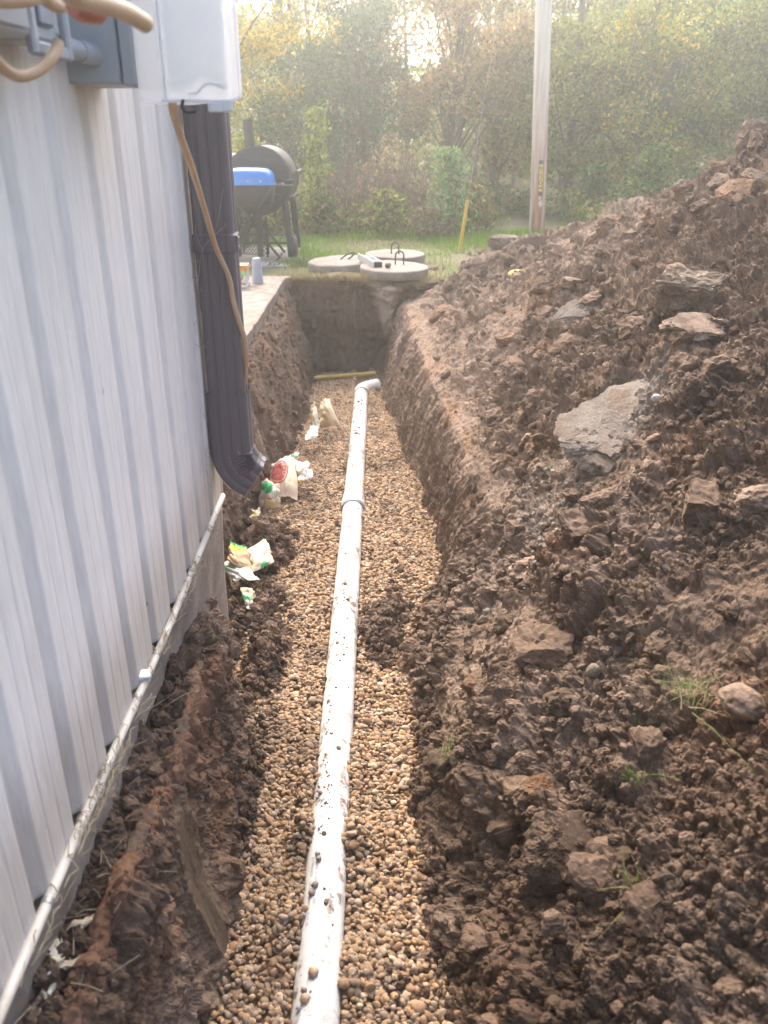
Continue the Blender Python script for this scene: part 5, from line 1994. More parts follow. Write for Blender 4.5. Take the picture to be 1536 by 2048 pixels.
# ------------------------------------------------------------------ things on the patio
def build_patio_things():
    x0 = -1.175
    tubroot = tag(empty('food_tub', (x0, 7.02, .075)), 'square plastic tub with orange lid, green label and rooster print on the patio', 'tub')
    pm = simple('tub_white', (.55, .52, .47), .5, var=.08)
    om = simple('tub_orange', (.62, .27, .04), .45, var=.1)
    gm = simple('tub_green', (.20, .42, .16), .5, var=.3, scale=30)
    s = .067
    def at0(o):
        o.matrix_parent_inverse = Matrix.Identity(4)
        return o
    at0(MB().box(-s, s, -s, s, 0, .108, .01).build('body', pm, tubroot))
    at0(MB().box(-s + .002, s + .001, -s - .0012, -s + .0005, .065, .100).build('label', gm, tubroot))
    at0(MB().box(-s + .004, s - .010, -s - .0014, -s + .0004, .004, .018).build('foot_band', simple('tub_tan', (.42, .24, .12), .6), tubroot))
    f = MB()
    for k in range(4):
        f.box(-s - .004 - .002 * (k % 2), s + .004 + .002 * (k % 2), -s - .004, s + .004, .108 + k * .011, .1175 + k * .011, .003)
    at0(f.build('lid', om, tubroot))
    # rooster silhouette printed on the face
    out = [(0, .012), (.004, .030), (.010, .034), (.013, .026), (.020, .022), (.028, .027), (.031, .038), (.035, .046), (.040, .044), (.042, .036), (.040, .026), (.036, .014), (.028, .006), (.024, .002), (.022, -.006), (.018, -.006), (.017, .002), (.008, .004)]
    V = [(x - .004, -s - .0015, z + .028) for x, z in out]
    at0(MB().add(V, [tuple(range(len(V)))]).build('rooster_print', simple('print_grey', (.14, .13, .14), .7), tubroot))
    bd = MB().box(x0 - .12, x0 + .068, 6.94, 7.10, .052, .074, .003)
    tag(bd.build('white_board', simple('white_board', (.58, .57, .55), .6, dirt=(.3, .26, .22))), 'thin white board under the orange lidded tub', 'board')
    cup = MB().lathe([(.049, 0), (.0485, .004), (.046, .02), (.036, .185), (.034, .194), (.0335, .200), (.001, .200)], 40, (-1.055, 7.18, .052))
    tag(cup.build('plastic_cup', simple('grey_blue_plastic', (.30, .335, .40), .35, var=.08, scale=14)), 'grey blue plastic cup standing upside down on the patio edge', 'cup')


build_patio_things()


def build_grills():
    bk = simple('black_steel', (.012, .013, .015), .6, .0, var=.35, scale=18, dirt=(.08, .077, .073), dirt_amt=.25)
    gy = simple('smoker_steel', (.018, .02, .022), .6, .0, var=.3, scale=8, stretch=(1, 1, 6), dirt=(.07, .063, .056), dirt_amt=.3)
    # barrel smoker, barrel axis pointing away from the camera
    x, y, zc, R = -1.245, 9.35, .745, .315
    root = tag(empty('barrel_smoker', (x, y, .012)), 'big black barrel smoker with chimney standing on the pad', 'smoker')
    M = Matrix.Translation((x, y, zc)) @ Euler((math.pi / 2, 0, 0)).to_matrix().to_4x4()
    L = .42
    f = MB().lathe([(.001, L), (R * .5, L + .004), (R - .012, L), (R, L - .008), (R, -L + .008), (R - .012, -L), (R * .5, -L - .004), (.001, -L)], 56, M=M)
    barrel = f.build('barrel', gy, root)
    f = MB()
    for yy in (-L + .02, L - .02):
        f.lathe([(R + .001, yy - .01), (R + .009, yy - .008), (R + .009, yy + .008), (R + .001, yy + .01)], 56, M=M)
    f.build('hoop', bk, barrel)
    MB().tube([(x - .135, y + .12, 1.0), (x - .14, y + .12, 1.06), (x - .15, y + .12, 1.30)], .052, 24).build('chimney', bk, root)
    for zz, yy in ((.80, 0.0), (.56, -.05)):
        f = MB()
        xx = x + math.sqrt(max(R * R - (zz - zc) ** 2, 0))
        f.tube([(xx - .01, y - .15, zz), (xx + .055, y - .15, zz + .01)], .008, 8).tube([(xx - .01, y + .15, zz), (xx + .055, y + .15, zz + .01)], .008, 8)
        f.tube([(xx + .055, y - .24, zz + .012), (xx + .055, y + .24, zz + .012)], .021, 14)
        f.build('handle', bk, barrel)
    f = MB()
    f.box(x + .12, x + .345, y - L - .14, y - L - .02, .70, .714, .003).tube([(x + .10, y - L - .15, .77), (x + .36, y - L - .02, .755)], .008, 8)
    f.box(x - .20, x + .24, y - L - .20, y - L - .012, .615, .63, .003)
    f.build('side_shelf', bk, root)
    for lx, ly, dx in ((.235, -.38, .055), (.235, .36, .055), (-.235, -.38, -.05), (-.235, .36, -.05)):
        MB().tube([(x + lx, y + ly, .62), (x + lx + .012, y + ly, .58), (x + lx + dx, y + ly, .015)], .033, 12).build('leg', bk, root)
    f = MB()
    for xx in (-.26, -.12, 0.02, .15, .27):
        f.tube([(x + xx, y - .38, .155), (x + xx, y + .36, .155)], .007, 6)
    f.tube([(x - .28, y - .38, .15), (x + .28, y - .38, .15)], .012, 8).tube([(x - .28, y + .36, .15), (x + .28, y + .36, .15)], .012, 8)
    f.build('bottom_rack', bk, root)
    wm = simple('dark_rubber', (.035, .038, .042), .6)
    Mw = Matrix.Translation((x + .335, y - .40, .115)) @ Euler((0, math.pi / 2, 0)).to_matrix().to_4x4()
    MB().lathe([(.02, -.022), (.085, -.022), (.10, -.014), (.10, .014), (.085, .022), (.02, .022)], 28, M=Mw).build('wheel', wm, root)
    c = MB().lathe([(.036, 0), (.048, .15), (.0485, .152), (.046, .152), (.035, .004), (.001, .004)], 20, (x + .01, y - .36, .375))
    c.build('grease_can', simple('tin', (.24, .235, .22), .5, .5), root)
    # blue lidded folding grill in front
    x, y = -1.285, 8.55
    root = tag(empty('blue_grill', (x, y, .05)), 'low grill with glossy blue lid on crossed folding legs in front of the smoker', 'grill')
    bm = simple('blue_enamel', (.02, .19, .55), .25, var=.07, scale=6)
    hw, hd, z0 = .245, .20, .742
    V, FA = [], []
    ringp = []
    n = 48
    lv = [(1.0, 0.0), (1.0, .018), (.985, .05), (.95, .085), (.88, .112), (.74, .132), (.45, .142), (.0, .144)]
    for s, h in lv:
        for k in range(n):
            a = 2 * math.pi * k / n
            ca, sa = math.cos(a), math.sin(a)
            e = .45
            px = math.copysign(abs(ca) ** e, ca) * hw * s
            py = math.copysign(abs(sa) ** e, sa) * hd * s
            V.append((x + px, y + py, z0 + h))
    for r in range(len(lv) - 1):
        for k in range(n):
            FA.append((r * n + k, r * n + (k + 1) % n, (r + 1) * n + (k + 1) % n, (r + 1) * n + k))
    lid = MB().add(V, FA, True).build('lid', bm, root)
    V2 = []
    for s, h in ((1.03, -.002), (1.035, .006), (1.0, .008)):
        for k in range(n):
            a = 2 * math.pi * k / n
            ca, sa = math.cos(a), math.sin(a)
            V2.append((x + math.copysign(abs(ca) ** .45, ca) * hw * s, y + math.copysign(abs(sa) ** .45, sa) * hd * s, z0 + h))
    FA2 = [(r * n + k, r * n + (k + 1) % n, (r + 1) * n + (k + 1) % n, (r + 1) * n + k) for r in range(2) for k in range(n)]
    MB().add(V2, FA2, True).build('lid_rim', bm, lid)
    f = MB()
    for xx in (-.12, .02, .14):
        f.lathe([(.008, 0), (.006, .004), (.001, .005)], 10, M=Matrix.Translation((x + xx, y - hd * 1.0, z0 + .035)) @ Euler((math.pi / 2, 0, 0)).to_matrix().to_4x4())
    f.build('rivet', simple('rivet_steel', (.5, .5, .52), .3, .8), lid)
    V = []
    lv = [(.99, 0.0), (1.0, -.012), (.97, -.09), (.90, -.165), (.80, -.19), (.0, -.195)]
    for s, h in lv:
        for k in range(n):
            a = 2 * math.pi * k / n
            ca, sa = math.cos(a), math.sin(a)
            V.append((x + math.copysign(abs(ca) ** .45, ca) * hw * s, y + math.copysign(abs(sa) ** .45, sa) * hd * s, z0 - .004 + h))
    MB().add(V, [(r * n + k, (r + 1) * n + k, (r + 1) * n + (k + 1) % n, r * n + (k + 1) % n) for r in range(len(lv) - 1) for k in range(n)], True).build('bowl', bk, root)
    f = MB()
    f.tube([(x + hw - .01, y - .12, z0 - .012), (x + hw + .075, y - .12, z0 - .005), (x + hw + .075, y + .12, z0 - .005), (x + hw - .01, y + .12, z0 - .012)], .009, 8)
    f.build('side_handle', bk, root)
    for yy in (y - .205, y + .205):
        MB().box(-.012, .012, -.009, .009, -.40, .40, .003, Matrix.Translation((x + .045, yy, .40)) @ Euler((0, math.radians(-38), 0)).to_matrix().to_4x4()).build('leg', bk, root)
        MB().box(-.012, .012, -.009, .009, -.42, .40, .003, Matrix.Translation((x + .005, yy + .022, .40)) @ Euler((0, math.radians(36), 0)).to_matrix().to_4x4()).build('leg', bk, root)
    f = MB().tube([(x + .26, y - .20, .075), (x + .26, y + .22, .075)], .009, 8).tube([(x - .22, y - .20, .075), (x - .22, y + .22, .075)], .009, 8)
    f.build('cross_bar', bk, root)
    for xx in (-.17, .05):
        MB().box(x + xx - .028, x + xx + .028, y + .16, y + .21, .05, .56, .004).build('post', bk, root)
    # lattice chair behind
    root = tag(empty('lattice_chair', (-1.36, 8.98, .012)), 'black metal lattice chair back standing under the grills', 'chair')
    f = MB()
    a0, a1, b0, b1 = -1.50, -1.20, .03, .40
    k = 9
    for i in range(-k, k + 1):
        t = i / k * (a1 - a0)
        for sg in (1, -1):
            p = [(a0 + u, b0 + (u - t if sg > 0 else (a1 - a0) - u - t) * 1.25) for u in np.linspace(0, a1 - a0, 40)]
            p = [q for q in p if b0 <= q[1] <= b1]
            if len(p) > 2:
                f.tube([(p[0][0], 8.98, p[0][1]), (p[-1][0], 8.98, p[-1][1])], .0042, 5, False)
    f.build('lattice', bk, root)
    MB().tube([(a0, 8.98, .012), (a0, 8.98, b1), (a1, 8.98, b1), (a1, 8.98, .012)], .011, 8).build('frame', bk, root)
    MB().box(a0 + .01, a1 - .01, 8.99, 9.24, .30, .315, .004).build('seat', bk, root)
    for xx in (a0 + .02, a1 - .02):
        MB().tube([(xx, 9.22, .30), (xx, 9.22, .012)], .011, 8).build('leg', bk, root)
    # stack of white trays seen past the downspout
    root = tag(empty('white_tray', (-1.66, 9.9, .84)), 'stack of white ridged plastic trays glimpsed behind the smoker barrel', 'trays')
    wm = simple('white_plastic', (.66, .66, .68), .45)
    f = MB()
    for k in range(4):
        f.box(-1.95, -1.515 - .012 * k, 9.72, 10.08, .86 + k * .028, .882 + k * .028, .004)
    f.build('tray', wm, root)
    f = MB()
    for xx in (-1.92, -1.56):
        for yy in (9.75, 10.05):
            f.tube([(xx, yy, 0), (xx, yy, .86)], .014, 8)
    f.build('stand_leg', bk, root)


build_grills()

# ------------------------------------------------------------------ utility pole, guy wire
def build_pole():
    Y = 11.2
    b0, t0 = at(1074, 462, Y), at(1088, 0, Y)
    d = (t0 - b0).normalized()
    base = b0 - d * (b0.z + .3) / d.z
    root = tag(empty('utility_pole', tuple(base + Vector((0, 0, .3)))), 'weathered wooden utility pole with a yellow number tag rising behind the heap', 'pole')
    m, nt, b = new_mat('pole_wood')
    v = coords(nt, (1, 1, .04))
    n = noise(nt, v, 28, 6, .7)
    g = nt.nodes.new('ShaderNodeNewGeometry')
    s = nt.nodes.new('ShaderNodeSeparateXYZ')
    nt.links.new(g.outputs['Position'], s.inputs[0])
    ad = nt.nodes.new('ShaderNodeMath')
    ad.operation = 'MULTIPLY_ADD'
    nt.links.new(n, ad.inputs[0])
    ad.inputs[1].default_value = 2.6
    nt.links.new(s.outputs['Z'], ad.inputs[2])
    rust = ramp(nt, ad.outputs[0], [(.0, (1,) * 3), (.35, (1,) * 3), (1.0, (0, 0, 0))])
    ad2 = nt.nodes.new('ShaderNodeMath')
    ad2.operation = 'MULTIPLY_ADD'
    nt.links.new(ad.outputs[0], ad2.inputs[0])
    ad2.inputs[1].default_value = .28
    ad2.inputs[2].default_value = -.25
    rr = nt.nodes.new('ShaderNodeMapRange')
    rr.inputs['From Min'].default_value = 1.1
    rr.inputs['From Max'].default_value = 3.3
    rr.inputs['To Min'].default_value = 1
    rr.inputs['To Max'].default_value = 0
    nt.links.new(ad.outputs[0], rr.inputs['Value'])
    grey = ramp(nt, n, [(.3, (.50, .44, .37)), (.5, (.64, .57, .48)), (.7, (.74, .67, .58))])
    red = ramp(nt, n, [(.3, (.28, .08, .03)), (.5, (.40, .165, .08)), (.68, (.55, .34, .21))])
    nt.links.new(mixc(nt, grey, red, rr.outputs[0]), b.inputs['Base Color'])
    b.inputs['Roughness'].default_value = .85
    bump(nt, b, n, .6, .01)
    R = .093
    MB().tube([base, base + d * 2.0, base + d * 4.5, base + d * 8.3], [R * 1.03, R, R * .97, R * .9], 40).build('pole', m, root)
    # splitting sheath along one side of the foot
    q0, q1 = at(1059, 470, Y - .08), at(1064, 350, Y - .08)
    MB().tube([q0, q0.lerp(q1, .5), q1], [.012, .010, .006], 8).build('ground_wire_moulding', simple('pale_moulding', (.55, .52, .45), .7), root)
    # tag facing the camera
    ym = simple('yellow_tag', (.80, .60, .10), .5, var=.06)
    dk = simple('tag_holder', (.10, .10, .105), .6)
    c0 = at(1081.5, 356, Y - R - .012)
    tilt = math.atan2(d.x, d.z)
    M = Matrix.Translation(c0) @ Euler((0, tilt, 0)).to_matrix().to_4x4()
    ppm = F / ((Y) * CP + (H - c0.z) * SP)
    hw, hh = 3.3 / ppm, 25.0 / ppm
    holder = MB().box(-hw * 1.25, hw * 1.25, -.004, .012, -hh * 1.32, hh * 1.30, .002, M).build('tag_holder', dk, root)
    MB().box(-hw, hw, -.007, -.0045, -hh, hh, 0, M).build('number_tag', ym, holder)
    ink = simple('tag_ink', (.05, .045, .03), .6)
    mb = MB()
    for k, ch in enumerate('62304'):
        cu = bpy.data.curves.new('digit', 'FONT')
        cu.body = ch
        cu.size = hh * .50
        cu.align_x = 'CENTER'
        cu.align_y = 'CENTER'
        cu.resolution_u = 3
        t = bpy.data.objects.new('digit_source', cu)
        me0 = bpy.data.meshes.new_from_object(t)
        bpy.data.objects.remove(t)
        zc = hh * (.76 - .38 * k)
        V = [M @ Vector((w.co.x * 1.15, -.0076, w.co.y + zc)) for w in me0.vertices]
        mb.add(V, [tuple(p.vertices) for p in me0.polygons])
        bpy.data.meshes.remove(me0)
    mb.build('number_lettering', ink, holder)
    f = MB()
    for px, py in ((1079.5, 396), (1081.5, 403), (1079, 406), (1080, 411), (1083, 408)):
        p = at(px, py, Y - R - .006)
        f.box(p.x - .011, p.x + .011, p.y - .004, p.y + .004, p.z - .018, p.z + .018, .002)
    f.build('metal_tag', simple('alu_tag', (.6, .57, .54), .4, .5), root)
    # guy wire with its yellow guard
    Yg = 9.55
    a, bq = at(918, 506, Yg), at(935.5, 400, Yg)
    root = tag(empty('guy_wire', (a.x, a.y, 0)), 'thin steel guy wire with a yellow plastic guard standing in the weeds', 'wire')
    a2 = a.copy()
    dd = (bq - a).normalized()
    a2 = a - dd * (a.z + .05) / dd.z
    gm = simple('yellow_guard', (.60, .37, .035), .45, var=.1)
    MB().tube([a2, bq], .0185, 12).build('guard', gm, root)
    top = bq + dd * 1.2 + Vector((.02, 0, 0)) * 0
    top = at(962, 240, Yg)
    top = bq + (top - bq) * 2.2
    MB().tube([bq - dd * .1, top], .0035, 6).build('wire', simple('steel_wire', (.35, .35, .34), .5, .3), root)


build_pole()

# ------------------------------------------------------------------ woods
def leaf_arrays(C, size, palette, r, elong=2.0, droop=.3, var=.25):
    """Diamond leaves at the points C."""
    n = len(C)
    size = np.broadcast_to(size, (n,)) * r.uniform(.65, 1.35, n)
    d = r.normal(0, 1, (n, 3))
    d[:, 2] -= droop
    d /= np.linalg.norm(d, axis=1, keepdims=True)
    w = r.normal(0, 1, (n, 3))
    w -= d * (w * d).sum(1, keepdims=True)
    w /= np.linalg.norm(w, axis=1, keepdims=True)
    nn = np.cross(d, w)
    L = size[:, None]
    W = L / elong
    a = C - d * L * .5
    b = C + w * W * .5 + nn * W * .12
    c = C + d * L * .5
    e = C - w * W * .5 + nn * W * .12
    V = np.stack([a, b, c, e], 1).reshape(-1, 3)
    FA = np.arange(4 * n).reshape(n, 4)
    pal = np.asarray(palette)
    col = 1.65 * pal[r.integers(0, len(pal), n)] * (1 + var * r.normal(0, 1, (n, 1)))
    return V, FA, np.repeat(np.clip(col, .004, .9), 4, 0)


def leaf_obj(name, chunks, parent=None, mat=None):
    V, FA, Cc, b = [], [], [], 0
    for v, f, c in chunks:
        V.append(v)
        FA.append(f + b)
        Cc.append(c)
        b += len(v)
    me = np_mesh(name, np.concatenate(V), np.concatenate(FA), False, np.concatenate(Cc))
    return link(name, me, mat or M_LEAF, parent)


P_OLIVE = [(.13, .14, .022), (.16, .165, .03), (.10, .125, .025), (.20, .175, .035), (.085, .115, .024)]
P_YELLOW = [(.34, .24, .045), (.28, .22, .05), (.20, .19, .04), (.38, .26, .04), (.15, .16, .035)]
P_GREEN = [(.055, .105, .028), (.075, .115, .032), (.045, .075, .025), (.10, .13, .035)]
P_DARK = [(.028, .058, .026), (.035, .07, .030), (.022, .046, .022), (.05, .085, .03)]
P_ORANGE = [(.20, .125, .055), (.23, .155, .065), (.17, .12, .055), (.14, .125, .04), (.19, .105, .05)]
P_PALE = [(.22, .21, .07), (.26, .22, .08), (.17, .18, .05), (.30, .22, .08)]
P_BRUSH = [(.09, .105, .03), (.13, .13, .04), (.16, .12, .05), (.075, .10, .03), (.20, .15, .07)]
P_VINE = [(.17, .21, .045), (.22, .24, .055), (.13, .18, .04)]


def tree(name, x, y, h, crown, palette, label, r, nleaf=3000, leaf=.07, trunk_r=.07, nclump=46, clump=.32, lean=0.0, elong=2.0, cat='tree', bare=0.0, group='trees of the wood edge'):
    """crown = (centre z, half width, half height, half depth)"""
    root = tag(empty(name, (x, y, 0)), label, cat, group)
    rr = random.Random(int(x * 1000) + int(y * 77))
    cz, hw, hh, hd = crown
    mb = MB()
    top = Vector((x + lean * h, y + rr.uniform(-.2, .2), h))
    P = [Vector((x, y, -.05)), Vector((x + lean * h * .2 + rr.uniform(-.05, .05), y, h * .25)), Vector((x + lean * h * .55 + rr.uniform(-.1, .1), y, h * .6)), top]
    tr = curve_pts(P, 5)
    mb.tube(tr, [trunk_r * (1 - .8 * i / (len(tr) - 1)) for i in range(len(tr))], 9)
    mb.build('trunk', M_BARK, root)
    cl = []
    lb = MB()
    for k in range(nclump):
        while True:
            q = Vector((rr.uniform(-1, 1), rr.uniform(-1, 1), rr.uniform(-1, 1)))
            if .25 < q.length < 1:
                break
        c = Vector((x + lean * cz + q.x * hw, y + q.y * hd, max(.12, cz + q.z * hh)))
        cl.append(c)
        if k % 4 == 0 or (bare and k % 2 == 0):
            t = min(.95, max(.12, (c.z - .25 * hw) / h * rr.uniform(.6, .95)))
            s = tr[int(t * (len(tr) - 1))]
            mid = s.lerp(c, .55) + Vector((rr.uniform(-.1, .1), rr.uniform(-.1, .1), rr.uniform(0, .18)))
            pts = curve_pts([s, mid, c], 4)
            lb.tube(pts, [trunk_r * .22 * (1 - .85 * i / (len(pts) - 1)) + .003 for i in range(len(pts))], 5, False)
            for _ in range(3 if bare else 1):
                e = c + Vector((rr.gauss(0, .25), rr.gauss(0, .2), rr.gauss(0, .22)))
                lb.tube([mid.lerp(c, .5), e], [.006, .0025], 4, False)
    lb.build('branches', M_BARK, root)
    npr = np.random.default_rng(int(abs(x) * 997 + y * 31))
    cen = np.array([c[:] for c in cl])
    w = npr.random(len(cl)) ** 1.5 + .15
    nleaf = int(nleaf * 2.3)
    idx = npr.choice(len(cl), nleaf, p=w / w.sum())
    C = cen[idx] + npr.normal(0, 1, (nleaf, 3)) * np.array((clump, clump, clump * .62)) * .58
    C[:, 2] = np.maximum(C[:, 2], .04)
    ch = leaf_arrays(C, leaf * .9, palette, npr, elong)
    shade = npr.uniform(.55, 1.4, len(cl))[idx]
    shade = np.repeat(shade, 4)[:, None]
    leaf_obj('crown', [(ch[0], ch[1], ch[2] * shade)], root)
    return root


def build_woods():
    r = np.random.default_rng(51)
    T = tree
    T('walnut_tree', -2.45, 12.6, 5.0, (2.7, 1.6, 1.3, .7), P_YELLOW, 'yellow leaved tree with drooping sprays above the smoker', r, 3600, .095, .09, 44, .26, .08, 3.0)
    T('cedar_tree', -.35, 15.6, 3.6, (1.75, .95, 1.45, .8), P_DARK, 'dense dark green evergreen in the middle of the wood edge', r, 7500, .075, .10, 60, .30, 0, 2.6)
    T('cedar_tree', -1.35, 16.6, 3.4, (1.55, .9, 1.3, .8), P_DARK + P_GREEN, 'dark green tree behind the climbing vine', r, 5200, .08, .09, 50, .32, 0, 2.2)
    T('maple_tree', 1.05, 14.2, 4.6, (2.15, 1.15, 1.05, .8), P_ORANGE, 'orange brown tree with bare twigs left of the utility pole', r, 4600, .075, .09, 60, .26, .02, 1.8, bare=1)
    T('maple_tree', 1.9, 15.4, 4.8, (1.7, .8, 1.4, .8), P_ORANGE + P_OLIVE, 'rusty green sapling directly behind the guy wire', r, 3600, .075, .07, 44, .26, .02, 1.8, bare=1)
    T('elm_tree', 2.95, 14.4, 4.6, (1.55, 1.05, 1.45, .8), P_OLIVE, 'olive green tree right behind the utility pole', r, 7200, .075, .10, 70, .28, 0, 1.9)
    T('elm_tree', 3.9, 14.0, 4.4, (1.75, 1.05, 1.35, .8), P_OLIVE + P_YELLOW[2:4], 'yellowing olive tree to the other side of the pole', r, 6600, .075, .10, 70, .28, .03, 1.9)
    T('elm_tree', 4.75, 15.6, 4.8, (2.0, 1.0, 1.6, .9), P_GREEN, 'mid green bushy tree above the middle of the heap', r, 7000, .08, .11, 70, .3, 0, 1.9)
    T('elm_tree', 5.75, 14.4, 4.4, (1.9, .95, 1.35, .8), P_OLIVE + P_VINE[:1], 'yellow green tree over the high end of the heap', r, 6400, .078, .10, 66, .28, 0, 1.9)
    T('oak_tree', 6.9, 15.5, 5.2, (2.2, 1.2, 1.9, .9), P_GREEN + P_OLIVE, 'green tree at the edge of the view over the heap', r, 6200, .08, .12, 66, .3, 0, 1.8)
    T('pine_tree', 8.0, 20.5, 7.2, (4.6, 1.7, 2.0, 1.2), P_DARK, 'tall dark pine with sky gaps above the heap', r, 7500, .11, .17, 60, .42, 0, 4.0)
    T('oak_tree', -1.9, 18.4, 6.6, (3.7, 1.5, 1.8, 1.0), P_PALE, 'pale yellowish tall tree behind the yellow leaved one', r, 4200, .085, .13, 56, .36, 0, 1.8)
    T('oak_tree', -.2, 19.6, 6.8, (4.2, 1.5, 1.5, 1.0), P_PALE + P_OLIVE, 'thin pale tree standing behind the dark evergreen', r, 2300, .09, .12, 44, .42, .02, 1.8, bare=1)
    T('ash_tree', 1.5, 18.9, 7.0, (4.0, 1.3, 1.6, 1.0), P_PALE, 'bare stemmed tree with sparse pale leaves left of the pole', r, 2000, .085, .12, 46, .40, .03, 1.8, bare=1)
    T('ash_tree', 2.25, 19.8, 7.2, (4.2, 1.1, 1.6, 1.0), P_PALE + P_OLIVE, 'slender dark stemmed tree close to the pole', r, 2200, .085, .13, 42, .38, -.02, 1.8, bare=1)
    T('oak_tree', 3.9, 19.5, 6.8, (3.8, 1.6, 1.7, 1.0), P_OLIVE + P_PALE, 'tall hazy olive tree behind the pole and the yellowing one', r, 6000, .09, .14, 60, .38, 0, 1.8)
    T('oak_tree', 5.9, 20.0, 6.8, (3.6, 1.6, 1.7, 1.0), P_GREEN + P_PALE[:1], 'tall grey green tree below the dark pine', r, 5600, .09, .14, 60, .38, 0, 1.8)
    T('oak_tree', -3.6, 16.5, 6.4, (3.0, 1.5, 2.2, 1.0), P_OLIVE, 'olive tree mostly hidden behind the downspout', r, 4200, .085, .12, 56, .34, 0, 1.8)
    T('oak_tree', 9.2, 17.0, 6.2, (2.9, 1.5, 2.4, 1.0), P_GREEN, 'green tree beyond the edge of the heap', r, 4600, .085, .12, 56, .36, 0, 1.8)
    # the wood further in, one mass
    n = 62000
    x = r.uniform(-12, 20, n)
    y = r.uniform(20.5, 30, n)
    topz = 2.7 + .9 * fbm(x * .35, y * .3, 0, 901, 3) + .06 * np.clip(x - 2, 0, 8) + .25 * np.clip(-1 - x, 0, 3)
    z = topz * r.random(n) ** .75
    z += r.normal(0, .1, n)
    k = sstep(-.3, .3, fbm(x * .6, y * .4, z * .8, 905, 3))
    pal = P_OLIVE + P_GREEN + P_PALE
    ch = leaf_arrays(np.stack([x, y, np.maximum(z, .05)], 1), .19, pal, r, 1.6)
    o = leaf_obj('woodland', [ch])
    tag(o, 'dense mixed wood filling the space behind the single trees', 'wood', kind='stuff')
    mb = MB()
    rr = random.Random(8)
    for _ in range(22):
        xx, yy = rr.uniform(-4, 11), rr.uniform(18.5, 27)
        hgt = rr.uniform(3, 7.3)
        mb.tube([(xx, yy, -.1), (xx + rr.uniform(-.3, .3), yy, hgt * .5), (xx + rr.uniform(-.6, .6), yy, hgt)], [rr.uniform(.03, .08), .03, .008], 5, False)
    o = mb.build('woodland_stems', M_BARK)
    tag(o, 'thin bare stems standing inside the wood', 'stems', kind='stuff')


build_woods()


